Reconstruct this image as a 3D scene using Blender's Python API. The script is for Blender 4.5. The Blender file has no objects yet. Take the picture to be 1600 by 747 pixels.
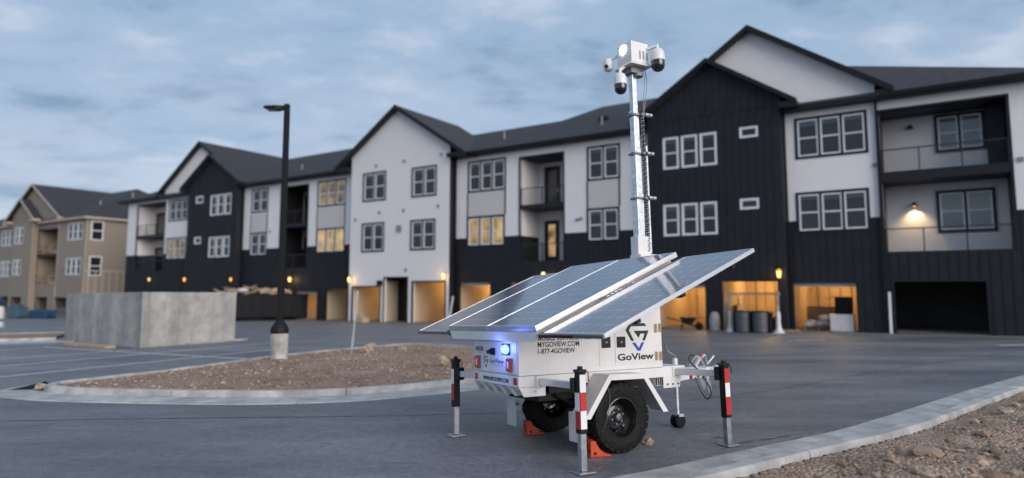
import bpy, bmesh, math, random
from mathutils import Vector, Matrix, noise
random.seed(7)
R = math.radians
sc = bpy.context.scene
col = sc.collection

# ------------------------------------------------------------------ camera
cd = bpy.data.cameras.new('camera')
cam = bpy.data.objects.new('camera', cd)
col.objects.link(cam)
cam.location = (0, 0, 1.7)
cam.rotation_euler = (R(90 + 5.5), 0, 0)
cd.sensor_fit = 'HORIZONTAL'
cd.sensor_width = 36
cd.lens = 36 * 1020 / 1600
cd.shift_y = -(373.5 - 350.785) / 1600
cd.clip_start = 0.1
cd.clip_end = 3000
cd.dof.use_dof = True
cd.dof.focus_distance = 7.7
cd.dof.aperture_fstop = 0.52
sc.camera = cam

# ------------------------------------------------------------------ light
SUN_AZ = R(38)      # behind the camera, to the right
SUN_EL = R(20)
sd = Vector((math.sin(SUN_AZ) * math.cos(SUN_EL), -math.cos(SUN_AZ) * math.cos(SUN_EL), math.sin(SUN_EL)))
w = bpy.data.worlds.new('World')
sc.world = w
w.use_nodes = True
nt = w.node_tree
nt.nodes.clear()
N = nt.nodes.new
L = nt.links.new
out = N('ShaderNodeOutputWorld')
bg = N('ShaderNodeBackground')
bg.inputs['Strength'].default_value = 0.075
sky = N('ShaderNodeTexSky')
sky.sky_type = 'NISHITA'
sky.sun_disc = False
sky.sun_elevation = R(4)
sky.sun_rotation = R(180) - SUN_AZ
sky.altitude = 1400
sky.air_density = 1.0
sky.dust_density = 0.6
sky.ozone_density = 2.0
tc = N('ShaderNodeTexCoord')
sep = N('ShaderNodeSeparateXYZ')
L(tc.outputs['Generated'], sep.inputs[0])
zz = N('ShaderNodeMath'); zz.operation = 'MAXIMUM'; zz.inputs[1].default_value = 0.0
L(sep.outputs['Z'], zz.inputs[0])
za = N('ShaderNodeMath'); za.operation = 'ADD'; za.inputs[1].default_value = 0.16
L(zz.outputs[0], za.inputs[0])
dx = N('ShaderNodeMath'); dx.operation = 'DIVIDE'
dy = N('ShaderNodeMath'); dy.operation = 'DIVIDE'
L(sep.outputs['X'], dx.inputs[0]); L(za.outputs[0], dx.inputs[1])
L(sep.outputs['Y'], dy.inputs[0]); L(za.outputs[0], dy.inputs[1])
cmb = N('ShaderNodeCombineXYZ')
L(dx.outputs[0], cmb.inputs[0]); L(dy.outputs[0], cmb.inputs[1])
mp = N('ShaderNodeMapping')
mp.inputs['Rotation'].default_value = (0, 0, R(24))
mp.inputs['Location'].default_value = (3.1, 1.7, 0)
mp.inputs['Scale'].default_value = (0.95, 1.25, 1)
L(cmb.outputs[0], mp.inputs['Vector'])
n1 = N('ShaderNodeTexNoise'); n1.inputs['Scale'].default_value = 1.35; n1.inputs['Detail'].default_value = 10; n1.inputs['Roughness'].default_value = 0.60; n1.inputs['Distortion'].default_value = 0.1
L(mp.outputs[0], n1.inputs['Vector'])
cr = N('ShaderNodeValToRGB')
cr.color_ramp.interpolation = 'EASE'
e = cr.color_ramp.elements
e[0].position = 0.37; e[0].color = (0.20, 0.31, 0.46, 1)
e[1].position = 0.65; e[1].color = (0.58, 0.66, 0.79, 1)
m_ = cr.color_ramp.elements.new(0.51); m_.color = (0.36, 0.49, 0.67, 1)
n3 = N('ShaderNodeTexNoise'); n3.inputs['Scale'].default_value = 4.2; n3.inputs['Detail'].default_value = 9; n3.inputs['Roughness'].default_value = 0.58; n3.inputs['Distortion'].default_value = 0.15
L(mp.outputs[0], n3.inputs['Vector'])
nm = N('ShaderNodeMix'); nm.data_type = 'FLOAT'; nm.inputs['Factor'].default_value = 0.34
L(n1.outputs['Fac'], nm.inputs['A']); L(n3.outputs['Fac'], nm.inputs['B'])
L(nm.outputs['Result'], cr.inputs[0])
# pale band of haze-lit cloud towards the horizon, all the way round
n2 = N('ShaderNodeTexNoise'); n2.inputs['Scale'].default_value = 1.9; n2.inputs['Detail'].default_value = 6; n2.inputs['Distortion'].default_value = 0.4
L(mp.outputs[0], n2.inputs['Vector'])
hz = N('ShaderNodeMapRange'); hz.inputs['From Min'].default_value = 0.36; hz.inputs['From Max'].default_value = 0.0; hz.inputs['To Min'].default_value = 0.0; hz.inputs['To Max'].default_value = 0.9
L(zz.outputs[0], hz.inputs['Value'])
hn = N('ShaderNodeMapRange'); hn.inputs['From Min'].default_value = 0.28; hn.inputs['From Max'].default_value = 0.56
L(n2.outputs['Fac'], hn.inputs['Value'])
hm = N('ShaderNodeMath'); hm.operation = 'MULTIPLY'
L(hz.outputs[0], hm.inputs[0]); L(hn.outputs[0], hm.inputs[1])
mx = N('ShaderNodeMix'); mx.data_type = 'RGBA'
L(hm.outputs[0], mx.inputs['Factor']); L(cr.outputs[0], mx.inputs['A'])
mx.inputs['B'].default_value = (0.66, 0.69, 0.81, 1)
csc = N('ShaderNodeMix'); csc.data_type = 'RGBA'; csc.blend_type = 'MULTIPLY'; csc.inputs['Factor'].default_value = 1
L(mx.outputs['Result'], csc.inputs['A']); csc.inputs['B'].default_value = (7.2, 7.2, 7.2, 1)
fin = N('ShaderNodeMix'); fin.data_type = 'RGBA'; fin.inputs['Factor'].default_value = 0.86
L(sky.outputs[0], fin.inputs['A']); L(csc.outputs['Result'], fin.inputs['B'])
L(fin.outputs['Result'], bg.inputs['Color'])
L(bg.outputs[0], out.inputs[0])

ld = bpy.data.lights.new('sun', 'SUN')
ld.energy = 1.5
ld.angle = R(50)
ld.color = (1.0, 0.90, 0.84)
lo = bpy.data.objects.new('sun', ld)
lo.rotation_euler = sd.to_track_quat('Z', 'Y').to_euler()
lo.location = (10, -10, 20)
col.objects.link(lo)

vs = sc.view_settings
vs.view_transform = 'Standard'
vs.look = 'None'
vs.exposure = 1.0
vs.gamma = 1.0
vs.use_curve_mapping = False
sc.render.resolution_x = 1024
sc.render.resolution_y = 478
sc.render.engine = 'CYCLES'
sc.cycles.max_bounces = 6
sc.cycles.transparent_max_bounces = 8
sc.cycles.caustics_reflective = False
sc.cycles.caustics_refractive = False

# ------------------------------------------------------------------ helpers
class MB:
    def __init__(s): s.v = []; s.f = []; s.m = []; s.mi = 0
    def add(s, vs, fs):
        o = len(s.v); s.v += [tuple(v) for v in vs]
        for f in fs: s.f.append([o + i for i in f]); s.m.append(s.mi)
        return s
    def quad(s, a, b, c, d): return s.add([a, b, c, d], [(0, 1, 2, 3)])
    def box(s, x0, x1, y0, y1, z0, z1, M=None):
        vs = [Vector((x, y, z)) for z in (z0, z1) for y in (y0, y1) for x in (x0, x1)]
        if M: vs = [M @ v for v in vs]
        return s.add(vs, [(0, 2, 3, 1), (4, 5, 7, 6), (0, 1, 5, 4), (2, 6, 7, 3), (0, 4, 6, 2), (1, 3, 7, 5)])
    def bar(s, a, b, wx, wz, up=(0, 0, 1)):
        a = Vector(a); b = Vector(b); d = (b - a); l = d.length; d.normalize()
        u = Vector(up); sx = d.cross(u)
        if sx.length < 1e-4: sx = d.cross(Vector((1, 0, 0)))
        sx.normalize(); sz = sx.cross(d).normalized()
        vs = []
        for p in (a, b):
            for i, j in ((-1, -1), (1, -1), (1, 1), (-1, 1)): vs.append(p + sx * i * wx / 2 + sz * j * wz / 2)
        return s.add(vs, [(0, 1, 2, 3), (7, 6, 5, 4), (0, 4, 5, 1), (1, 5, 6, 2), (2, 6, 7, 3), (3, 7, 4, 0)])
    def prism(s, poly, axis, a, b):
        # poly: 2D points in the two remaining axes (in xyz order), extruded from a to b on axis
        def p3(p, t):
            q = list(p); q.insert(axis, t); return tuple(q)
        n = len(poly)
        vs = [p3(p, a) for p in poly] + [p3(p, b) for p in poly]
        fs = [tuple(range(n)), tuple(range(2 * n - 1, n - 1, -1))]
        for i in range(n):
            j = (i + 1) % n; fs.append((i, i + n, j + n, j))
        return s.add(vs, fs)
    def cyl(s, a, b, r0, r1=None, n=16, caps=True):
        if r1 is None: r1 = r0
        a = Vector(a); b = Vector(b); d = (b - a).normalized()
        u = d.orthogonal().normalized(); v = d.cross(u)
        vs = []
        for p, r in ((a, r0), (b, r1)):
            for k in range(n):
                t = 2 * math.pi * k / n; vs.append(p + (u * math.cos(t) + v * math.sin(t)) * r)
        fs = [(k, (k + 1) % n, n + (k + 1) % n, n + k) for k in range(n)]
        if caps: fs += [tuple(range(n - 1, -1, -1)), tuple(range(n, 2 * n))]
        return s.add(vs, fs)
    def tube(s, pts, r, n=6):
        pts = [Vector(p) for p in pts]; vs = []; fs = []
        u = None
        for i, p in enumerate(pts):
            d = (pts[min(i + 1, len(pts) - 1)] - pts[max(i - 1, 0)]).normalized()
            if u is None: u = d.orthogonal().normalized()
            u = (u - d * u.dot(d)); u.normalize(); v = d.cross(u)
            for k in range(n):
                t = 2 * math.pi * k / n; vs.append(p + (u * math.cos(t) + v * math.sin(t)) * r)
        for i in range(len(pts) - 1):
            for k in range(n):
                a = i * n + k; b = i * n + (k + 1) % n; fs.append((a, b, b + n, a + n))
        fs += [tuple(range(n - 1, -1, -1)), tuple(range(len(vs) - n, len(vs)))]
        return s.add(vs, fs)
    def lathe(s, prof, n=24, M=None, caps=True):
        # prof: (radius, height) list, round the z axis
        vs = []; fs = []
        for r, h in prof:
            for k in range(n):
                t = 2 * math.pi * k / n; v = Vector((r * math.cos(t), r * math.sin(t), h)); vs.append(M @ v if M else v)
        for i in range(len(prof) - 1):
            for k in range(n):
                a = i * n + k; b = i * n + (k + 1) % n; fs.append((a, b, b + n, a + n))
        if caps and prof[0][0] > 1e-4: fs.append(tuple(range(n - 1, -1, -1)))
        if caps and prof[-1][0] > 1e-4: fs.append(tuple(range(len(vs) - n, len(vs))))
        return s.add(vs, fs)
    def rock(s, c, r, seed, flat=0.7, sub=1):
        bm = bmesh.new(); bmesh.ops.create_icosphere(bm, subdivisions=sub, radius=1)
        rn = random.Random(seed); off = Vector((rn.uniform(0, 99), rn.uniform(0, 99), rn.uniform(0, 99)))
        a = rn.uniform(0, 6.28); sx = rn.uniform(.75, 1.3)
        vs = []
        for v in bm.verts:
            d = v.co.normalized(); q = d * (1 + .45 * noise.noise(d * 1.3 + off))
            q = Vector((q.x * sx, q.y, q.z * flat)) * r
            q.rotate(Matrix.Rotation(a, 3, 'Z')); vs.append(Vector(c) + q)
        fs = [[v.index for v in f.verts] for f in bm.faces]
        bm.free()
        return s.add(vs, fs)
    def build(s, name, mat, parent=None, smooth=False, bevel=0, kind=None, fixn=True):
        me = bpy.data.meshes.new(name)
        me.from_pydata(s.v, [], s.f)
        for m in (mat if isinstance(mat, (list, tuple)) else [mat]): me.materials.append(m)
        if isinstance(mat, (list, tuple)):
            for p, i in zip(me.polygons, s.m): p.material_index = i
        if fixn:
            bm = bmesh.new(); bm.from_mesh(me); bmesh.ops.recalc_face_normals(bm, faces=bm.faces); bm.to_mesh(me); bm.free()
        if smooth:
            for p in me.polygons: p.use_smooth = True
            try: me.set_sharp_from_angle(angle=R(35))
            except Exception: pass
        o = bpy.data.objects.new(name, me); col.objects.link(o)
        if parent: o.parent = parent
        if bevel:
            b = o.modifiers.new('bevel', 'BEVEL'); b.width = bevel; b.segments = 2; b.limit_method = 'ANGLE'; b.angle_limit = R(40)
        if kind: o['kind'] = kind
        return o

def empty(name, loc=(0, 0, 0), rot=(0, 0, 0), label=None, cat=None, group=None, kind=None):
    o = bpy.data.objects.new(name, None); o.empty_display_size = .2
    o.location = loc; o.rotation_euler = rot; col.objects.link(o)
    return tag(o, label, cat, group, kind)
def tag(o, label=None, cat=None, group=None, kind=None):
    if label: o['label'] = label
    if cat: o['category'] = cat
    if group: o['group'] = group
    if kind: o['kind'] = kind
    return o
def inst(o, loc=None, parent=None, rot=None, scale=None):
    c = o.copy(); col.objects.link(c)
    if parent: c.parent = parent
    if loc is not None: c.location = loc
    if rot is not None: c.rotation_euler = rot
    if scale is not None: c.scale = scale
    return c
def text(name, body, size, mat, parent, M, spacing=1.0, ext=0.0008, offset=0.0, width=None):
    cu = bpy.data.curves.new(name, 'FONT'); cu.body = body; cu.size = size; cu.extrude = ext; cu.space_character = spacing; cu.offset = offset
    cu.resolution_u = 3
    t = bpy.data.objects.new(name, cu); col.objects.link(t)
    dg = bpy.context.evaluated_depsgraph_get(); dg.update()
    me = bpy.data.meshes.new_from_object(t.evaluated_get(dg))
    bpy.data.objects.remove(t); bpy.data.curves.remove(cu)
    if width:
        xs = [v.co.x for v in me.vertices]; k = width / (max(xs) - min(xs)); x0 = min(xs)
        for v in me.vertices: v.co.x = (v.co.x - x0) * k
    me.transform(M)
    me.materials.clear(); me.materials.append(mat)
    o = bpy.data.objects.new(name, me); col.objects.link(o); o.parent = parent
    return o

# ------------------------------------------------------------------ ground shape
def gz(x, y): return -0.015 * min(max(y, 0), 120) + 0.005 * min(max(x, -120), 120)

# ------------------------------------------------------------------ materials
def mat(name, c, rough=.6, metal=0, var=0, scale=8, bump=0, bscale=40, spec=.5, c2=None, detail=5, stretch=None, coat=0):
    m = bpy.data.materials.new(name); m.use_nodes = True
    nt = m.node_tree; b = nt.nodes['Principled BSDF']
    b.inputs['Base Color'].default_value = (*c, 1); b.inputs['Roughness'].default_value = rough; b.inputs['Metallic'].default_value = metal
    b.inputs['Specular IOR Level'].default_value = spec; b.inputs['Coat Weight'].default_value = coat
    if var or bump or c2:
        tc = nt.nodes.new('ShaderNodeTexCoord'); src = tc.outputs['Object']
        if stretch:
            mp = nt.nodes.new('ShaderNodeMapping'); mp.inputs['Scale'].default_value = stretch
            nt.links.new(src, mp.inputs[0]); src = mp.outputs[0]
        if var or c2:
            n = nt.nodes.new('ShaderNodeTexNoise'); n.inputs['Scale'].default_value = scale; n.inputs['Detail'].default_value = detail; n.inputs['Roughness'].default_value = .62
            nt.links.new(src, n.inputs['Vector'])
            r = nt.nodes.new('ShaderNodeValToRGB'); r.color_ramp.elements[0].position = .32; r.color_ramp.elements[1].position = .68
            ca = c; cb = c2 or c
            r.color_ramp.elements[0].color = (*[max(0, k * (1 - var)) for k in ca], 1)
            r.color_ramp.elements[1].color = (*[min(1, k * (1 + var)) for k in cb], 1)
            nt.links.new(n.outputs['Fac'], r.inputs[0]); nt.links.new(r.outputs[0], b.inputs['Base Color'])
        if bump:
            n2 = nt.nodes.new('ShaderNodeTexNoise'); n2.inputs['Scale'].default_value = bscale; n2.inputs['Detail'].default_value = 6
            nt.links.new(src, n2.inputs['Vector'])
            bp = nt.nodes.new('ShaderNodeBump'); bp.inputs['Strength'].default_value = min(1, bump); bp.inputs['Distance'].default_value = .02
            nt.links.new(n2.outputs['Fac'], bp.inputs['Height']); nt.links.new(bp.outputs[0], b.inputs['Normal'])
    return m
def emit(name, c, s, base=(.1, .1, .1)):
    m = bpy.data.materials.new(name); m.use_nodes = True
    b = m.node_tree.nodes['Principled BSDF']; b.inputs['Base Color'].default_value = (*base, 1)
    b.inputs['Emission Color'].default_value = (*c, 1); b.inputs['Emission Strength'].default_value = s
    return m
def lit_mat(name, c, lo_, hi_):
    # lamp-lit room seen through the window: brighter and dimmer patches of wall and curtain
    m = emit(name, c, 1); nt = m.node_tree; b = nt.nodes['Principled BSDF']
    tc = nt.nodes.new('ShaderNodeTexCoord'); n = nt.nodes.new('ShaderNodeTexNoise'); n.inputs['Scale'].default_value = 1.1; n.inputs['Detail'].default_value = 3; nt.links.new(tc.outputs['Object'], n.inputs['Vector'])
    r = nt.nodes.new('ShaderNodeMapRange'); r.inputs['From Min'].default_value = .35; r.inputs['From Max'].default_value = .65; r.inputs['To Min'].default_value = lo_; r.inputs['To Max'].default_value = hi_
    nt.links.new(n.outputs['Fac'], r.inputs['Value']); nt.links.new(r.outputs[0], b.inputs['Emission Strength']); return m
def asphalt():
    m = bpy.data.materials.new('asphalt'); m.use_nodes = True; nt = m.node_tree; b = nt.nodes['Principled BSDF']
    N = nt.nodes.new; L = nt.links.new
    tc = N('ShaderNodeTexCoord')
    big = N('ShaderNodeTexNoise'); big.inputs['Scale'].default_value = .35; big.inputs['Detail'].default_value = 6; big.inputs['Roughness'].default_value = .65
    mp = N('ShaderNodeMapping'); mp.inputs['Scale'].default_value = (.5, 1.4, 1); mp.inputs['Rotation'].default_value = (0, 0, R(25))
    L(tc.outputs['Object'], mp.inputs[0]); L(mp.outputs[0], big.inputs['Vector'])
    fine = N('ShaderNodeTexNoise'); fine.inputs['Scale'].default_value = 110; fine.inputs['Detail'].default_value = 3
    L(tc.outputs['Object'], fine.inputs['Vector'])
    vor = N('ShaderNodeTexVoronoi'); vor.inputs['Scale'].default_value = 90
    L(tc.outputs['Object'], vor.inputs['Vector'])
    r = N('ShaderNodeValToRGB'); r.color_ramp.elements[0].position = .3; r.color_ramp.elements[1].position = .72
    r.color_ramp.elements[0].color = (.088, .093, .112, 1); r.color_ramp.elements[1].color = (.265, .275, .305, 1)
    L(big.outputs['Fac'], r.inputs[0])
    r2 = N('ShaderNodeValToRGB'); r2.color_ramp.elements[0].position = .35; r2.color_ramp.elements[1].position = .7
    r2.color_ramp.elements[0].color = (.45, .45, .46, 1); r2.color_ramp.elements[1].color = (1.5, 1.48, 1.42, 1)
    L(fine.outputs['Fac'], r2.inputs[0])
    mu = N('ShaderNodeMix'); mu.data_type = 'RGBA'; mu.blend_type = 'MULTIPLY'; mu.inputs['Factor'].default_value = 1
    L(r.outputs[0], mu.inputs['A']); L(r2.outputs[0], mu.inputs['B'])
    # pale scuffs and dust
    du = N('ShaderNodeTexNoise'); du.inputs['Scale'].default_value = 1.1; du.inputs['Detail'].default_value = 8; du.inputs['Distortion'].default_value = 1.2
    mp2 = N('ShaderNodeMapping'); mp2.inputs['Scale'].default_value = (.45, 2.2, 1); mp2.inputs['Rotation'].default_value = (0, 0, R(-20))
    L(tc.outputs['Object'], mp2.inputs[0]); L(mp2.outputs[0], du.inputs['Vector'])
    dr = N('ShaderNodeMapRange'); dr.inputs['From Min'].default_value = .58; dr.inputs['From Max'].default_value = .78; dr.inputs['To Max'].default_value = .55
    L(du.outputs['Fac'], dr.inputs['Value'])
    m2 = N('ShaderNodeMix'); m2.data_type = 'RGBA'; L(dr.outputs[0], m2.inputs['Factor']); L(mu.outputs['Result'], m2.inputs['A']); m2.inputs['B'].default_value = (.30, .295, .285, 1)
    md = N('ShaderNodeTexNoise'); md.inputs['Scale'].default_value = 9; md.inputs['Detail'].default_value = 8; md.inputs['Roughness'].default_value = .75
    L(tc.outputs['Object'], md.inputs['Vector'])
    mr = N('ShaderNodeValToRGB'); mr.color_ramp.elements[0].position = .33; mr.color_ramp.elements[1].position = .67
    mr.color_ramp.elements[0].color = (.72, .72, .73, 1); mr.color_ramp.elements[1].color = (1.25, 1.24, 1.22, 1); L(md.outputs['Fac'], mr.inputs[0])
    m4 = N('ShaderNodeMix'); m4.data_type = 'RGBA'; m4.blend_type = 'MULTIPLY'; m4.inputs['Factor'].default_value = 1
    L(m2.outputs['Result'], m4.inputs['A']); L(mr.outputs[0], m4.inputs['B'])
    L(m4.outputs['Result'], b.inputs['Base Color'])
    rr = N('ShaderNodeMapRange'); rr.inputs['To Min'].default_value = .38; rr.inputs['To Max'].default_value = .62; L(big.outputs['Fac'], rr.inputs['Value']); L(rr.outputs[0], b.inputs['Roughness'])
    b.inputs['Specular IOR Level'].default_value = .5
    bp = N('ShaderNodeBump'); bp.inputs['Strength'].default_value = .55; bp.inputs['Distance'].default_value = .012
    L(vor.outputs['Distance'], bp.inputs['Height']); L(bp.outputs[0], b.inputs['Normal'])
    return m
def banded(name, c, axis, period, depth=.5, rough=.6, var=.02, dark=.75):
    # siding seams / lap boards: fine relief on a far wall
    m = mat(name, c, rough, var=var, scale=1.2)
    nt = m.node_tree; b = nt.nodes['Principled BSDF']; N = nt.nodes.new; L = nt.links.new
    tc = N('ShaderNodeTexCoord'); sp = N('ShaderNodeSeparateXYZ'); L(tc.outputs['Object'], sp.inputs[0])
    dv = N('ShaderNodeMath'); dv.operation = 'DIVIDE'; dv.inputs[1].default_value = period; L(sp.outputs[axis], dv.inputs[0])
    fr = N('ShaderNodeMath'); fr.operation = 'FRACT'; L(dv.outputs[0], fr.inputs[0])
    bp = N('ShaderNodeBump'); bp.inputs['Strength'].default_value = min(1, depth * 1.8); bp.inputs['Distance'].default_value = .03; bp.invert = True
    L(fr.outputs[0], bp.inputs['Height']); L(bp.outputs[0], b.inputs['Normal'])
    return m
def grunge_concrete(name, c, streak=True, k=1.0, amt=1.0):
    m = bpy.data.materials.new(name); m.use_nodes = True; nt = m.node_tree; b = nt.nodes['Principled BSDF']; N = nt.nodes.new; L = nt.links.new
    tc = N('ShaderNodeTexCoord')
    a = N('ShaderNodeTexNoise'); a.inputs['Scale'].default_value = 2.2 * k; a.inputs['Detail'].default_value = 9; a.inputs['Roughness'].default_value = .65
    L(tc.outputs['Object'], a.inputs['Vector'])
    s = N('ShaderNodeTexNoise'); s.inputs['Scale'].default_value = 1.0; s.inputs['Detail'].default_value = 4
    mp = N('ShaderNodeMapping'); mp.inputs['Scale'].default_value = (1.3, 1.3, .12) if streak else (1.5 * k, 1.5 * k, 1.5 * k); L(tc.outputs['Object'], mp.inputs[0]); L(mp.outputs[0], s.inputs['Vector'])
    r1 = N('ShaderNodeValToRGB'); r1.color_ramp.elements[0].position = .3; r1.color_ramp.elements[1].position = .7
    r1.color_ramp.elements[0].color = (*[q * (1 - .32 * amt) for q in c], 1); r1.color_ramp.elements[1].color = (*[min(1, q * (1 + .22 * amt)) for q in c], 1)
    L(a.outputs['Fac'], r1.inputs[0])
    r2 = N('ShaderNodeValToRGB'); r2.color_ramp.elements[0].position = .36; r2.color_ramp.elements[1].position = .64
    r2.color_ramp.elements[0].color = (.55, .55, .56, 1); r2.color_ramp.elements[1].color = (1.15, 1.14, 1.12, 1)
    L(s.outputs['Fac'], r2.inputs[0])
    mu = N('ShaderNodeMix'); mu.data_type = 'RGBA'; mu.blend_type = 'MULTIPLY'; mu.inputs['Factor'].default_value = .8 * amt
    L(r1.outputs[0], mu.inputs['A']); L(r2.outputs[0], mu.inputs['B'])
    # bug holes
    v = N('ShaderNodeTexVoronoi'); v.inputs['Scale'].default_value = 5 * k; L(tc.outputs['Object'], v.inputs['Vector'])
    vr = N('ShaderNodeMapRange'); vr.inputs['From Min'].default_value = .06; vr.inputs['From Max'].default_value = .10; vr.inputs['To Min'].default_value = .7; vr.inputs['To Max'].default_value = 0
    L(v.outputs['Distance'], vr.inputs['Value'])
    m2 = N('ShaderNodeMix'); m2.data_type = 'RGBA'; L(vr.outputs[0], m2.inputs['Factor']); L(mu.outputs['Result'], m2.inputs['A']); m2.inputs['B'].default_value = (*[q * .45 for q in c], 1)
    L(m2.outputs['Result'], b.inputs['Base Color']); b.inputs['Roughness'].default_value = .85
    fn = N('ShaderNodeTexNoise'); fn.inputs['Scale'].default_value = 45; fn.inputs['Detail'].default_value = 5; L(tc.outputs['Object'], fn.inputs['Vector'])
    bp = N('ShaderNodeBump'); bp.inputs['Strength'].default_value = .35; bp.inputs['Distance'].default_value = .01; L(fn.outputs['Fac'], bp.inputs['Height']); L(bp.outputs[0], b.inputs['Normal'])
    return m
def glass_mat(name, tint, refl):
    m = bpy.data.materials.new(name); m.use_nodes = True; nt = m.node_tree; N = nt.nodes.new; L = nt.links.new
    nt.nodes.remove(nt.nodes['Principled BSDF']); o = nt.nodes['Material Output']
    t = N('ShaderNodeBsdfTransparent'); t.inputs[0].default_value = (*tint, 1)
    g = N('ShaderNodeBsdfGlossy'); g.inputs['Roughness'].default_value = .03; g.inputs[0].default_value = (.9, .95, 1, 1)
    fz = N('ShaderNodeFresnel'); fz.inputs[0].default_value = 1.5
    mr = N('ShaderNodeMapRange'); mr.inputs['To Min'].default_value = refl; mr.inputs['To Max'].default_value = 1; L(fz.outputs[0], mr.inputs['Value'])
    mx = N('ShaderNodeMixShader'); L(mr.outputs[0], mx.inputs[0]); L(t.outputs[0], mx.inputs[1]); L(g.outputs[0], mx.inputs[2]); L(mx.outputs[0], o.inputs[0])
    return m
def solar_mat():
    m = bpy.data.materials.new('solar_cells'); m.use_nodes = True; nt = m.node_tree; b = nt.nodes['Principled BSDF']; N = nt.nodes.new; L = nt.links.new
    tc = N('ShaderNodeTexCoord'); sp = N('ShaderNodeSeparateXYZ'); L(tc.outputs['Object'], sp.inputs[0])
    def lines(sock, period, width):
        d = N('ShaderNodeMath'); d.operation = 'DIVIDE'; d.inputs[1].default_value = period; L(sock, d.inputs[0])
        f = N('ShaderNodeMath'); f.operation = 'FRACT'; L(d.outputs[0], f.inputs[0])
        c = N('ShaderNodeMath'); c.operation = 'PINGPONG'; c.inputs[1].default_value = .5; L(f.outputs[0], c.inputs[0])
        l = N('ShaderNodeMath'); l.operation = 'LESS_THAN'; l.inputs[1].default_value = width / period / 2; L(c.outputs[0], l.inputs[0])
        return l.outputs[0], c.outputs[0]
    px, py = .1685, .1685
    lx, cx = lines(sp.outputs[0], px, .0035); ly, cy = lines(sp.outputs[1], py, .0035)
    bx, _ = lines(sp.outputs[1], py / 5, .0012)
    # chamfered cell corners
    ad = N('ShaderNodeMath'); ad.operation = 'ADD'; L(cx, ad.inputs[0]); L(cy, ad.inputs[1])
    cn = N('ShaderNodeMath'); cn.operation = 'LESS_THAN'; cn.inputs[1].default_value = .095; L(ad.outputs[0], cn.inputs[0])
    m1 = N('ShaderNodeMath'); m1.operation = 'MAXIMUM'; L(lx, m1.inputs[0]); L(ly, m1.inputs[1])
    m2 = N('ShaderNodeMath'); m2.operation = 'MAXIMUM'; L(m1.outputs[0], m2.inputs[0]); L(cn.outputs[0], m2.inputs[1])
    b2 = N('ShaderNodeMath'); b2.operation = 'MULTIPLY'; b2.inputs[1].default_value = .22; L(bx, b2.inputs[0])
    m3 = N('ShaderNodeMath'); m3.operation = 'MAXIMUM'; L(m2.outputs[0], m3.inputs[0]); L(b2.outputs[0], m3.inputs[1])
    mx = N('ShaderNodeMix'); mx.data_type = 'RGBA'; L(m3.outputs[0], mx.inputs['Factor'])
    mx.inputs['A'].default_value = (.022, .040, .085, 1); mx.inputs['B'].default_value = (.42, .47, .55, 1)
    L(mx.outputs['Result'], b.inputs['Base Color'])
    b.inputs['Roughness'].default_value = .16; b.inputs['Specular IOR Level'].default_value = .7
    b.inputs['Coat Weight'].default_value = .6; b.inputs['Coat Roughness'].default_value = .05
    return m
def soil(name, ca, cb, cc):
    m = bpy.data.materials.new(name); m.use_nodes = True; nt = m.node_tree; b = nt.nodes['Principled BSDF']; N = nt.nodes.new; L = nt.links.new
    tc = N('ShaderNodeTexCoord')
    a = N('ShaderNodeTexNoise'); a.inputs['Scale'].default_value = 1.3; a.inputs['Detail'].default_value = 10; a.inputs['Roughness'].default_value = .7; L(tc.outputs['Object'], a.inputs['Vector'])
    v = N('ShaderNodeTexVoronoi'); v.inputs['Scale'].default_value = 26; v.inputs['Randomness'].default_value = 1; L(tc.outputs['Object'], v.inputs['Vector'])
    r = N('ShaderNodeValToRGB'); r.color_ramp.elements[0].position = .3; r.color_ramp.elements[1].position = .7
    r.color_ramp.elements[0].color = (*ca, 1); r.color_ramp.elements[1].color = (*cb, 1); L(a.outputs['Fac'], r.inputs[0])
    bw = N('ShaderNodeSeparateColor'); L(v.outputs['Color'], bw.inputs[0])
    vr = N('ShaderNodeMapRange'); vr.inputs['From Min'].default_value = .55; vr.inputs['From Max'].default_value = 1; vr.inputs['To Max'].default_value = .8; L(bw.outputs[0], vr.inputs['Value'])
    mx = N('ShaderNodeMix'); mx.data_type = 'RGBA'; L(vr.outputs[0], mx.inputs['Factor']); L(r.outputs[0], mx.inputs['A']); mx.inputs['B'].default_value = (*cc, 1)
    L(mx.outputs['Result'], b.inputs['Base Color']); b.inputs['Roughness'].default_value = .95; b.inputs['Specular IOR Level'].default_value = .2
    ad = N('ShaderNodeMath'); ad.operation = 'ADD'; L(v.outputs['Distance'], ad.inputs[0]); L(a.outputs['Fac'], ad.inputs[1])
    bp = N('ShaderNodeBump'); bp.inputs['Strength'].default_value = .9; bp.inputs['Distance'].default_value = .04; bp.invert = True; L(ad.outputs[0], bp.inputs['Height']); L(bp.outputs[0], b.inputs['Normal'])
    return m
def stone_mat(name, c1, c2):
    # each loose stone its own shade
    m = bpy.data.materials.new(name); m.use_nodes = True; nt = m.node_tree; b = nt.nodes['Principled BSDF']; N = nt.nodes.new; L = nt.links.new
    g = N('ShaderNodeNewGeometry'); r = N('ShaderNodeValToRGB'); r.color_ramp.elements[0].color = (*c1, 1); r.color_ramp.elements[1].color = (*c2, 1)
    L(g.outputs['Random Per Island'], r.inputs[0]); L(r.outputs[0], b.inputs['Base Color']); b.inputs['Roughness'].default_value = .9
    return m
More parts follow.
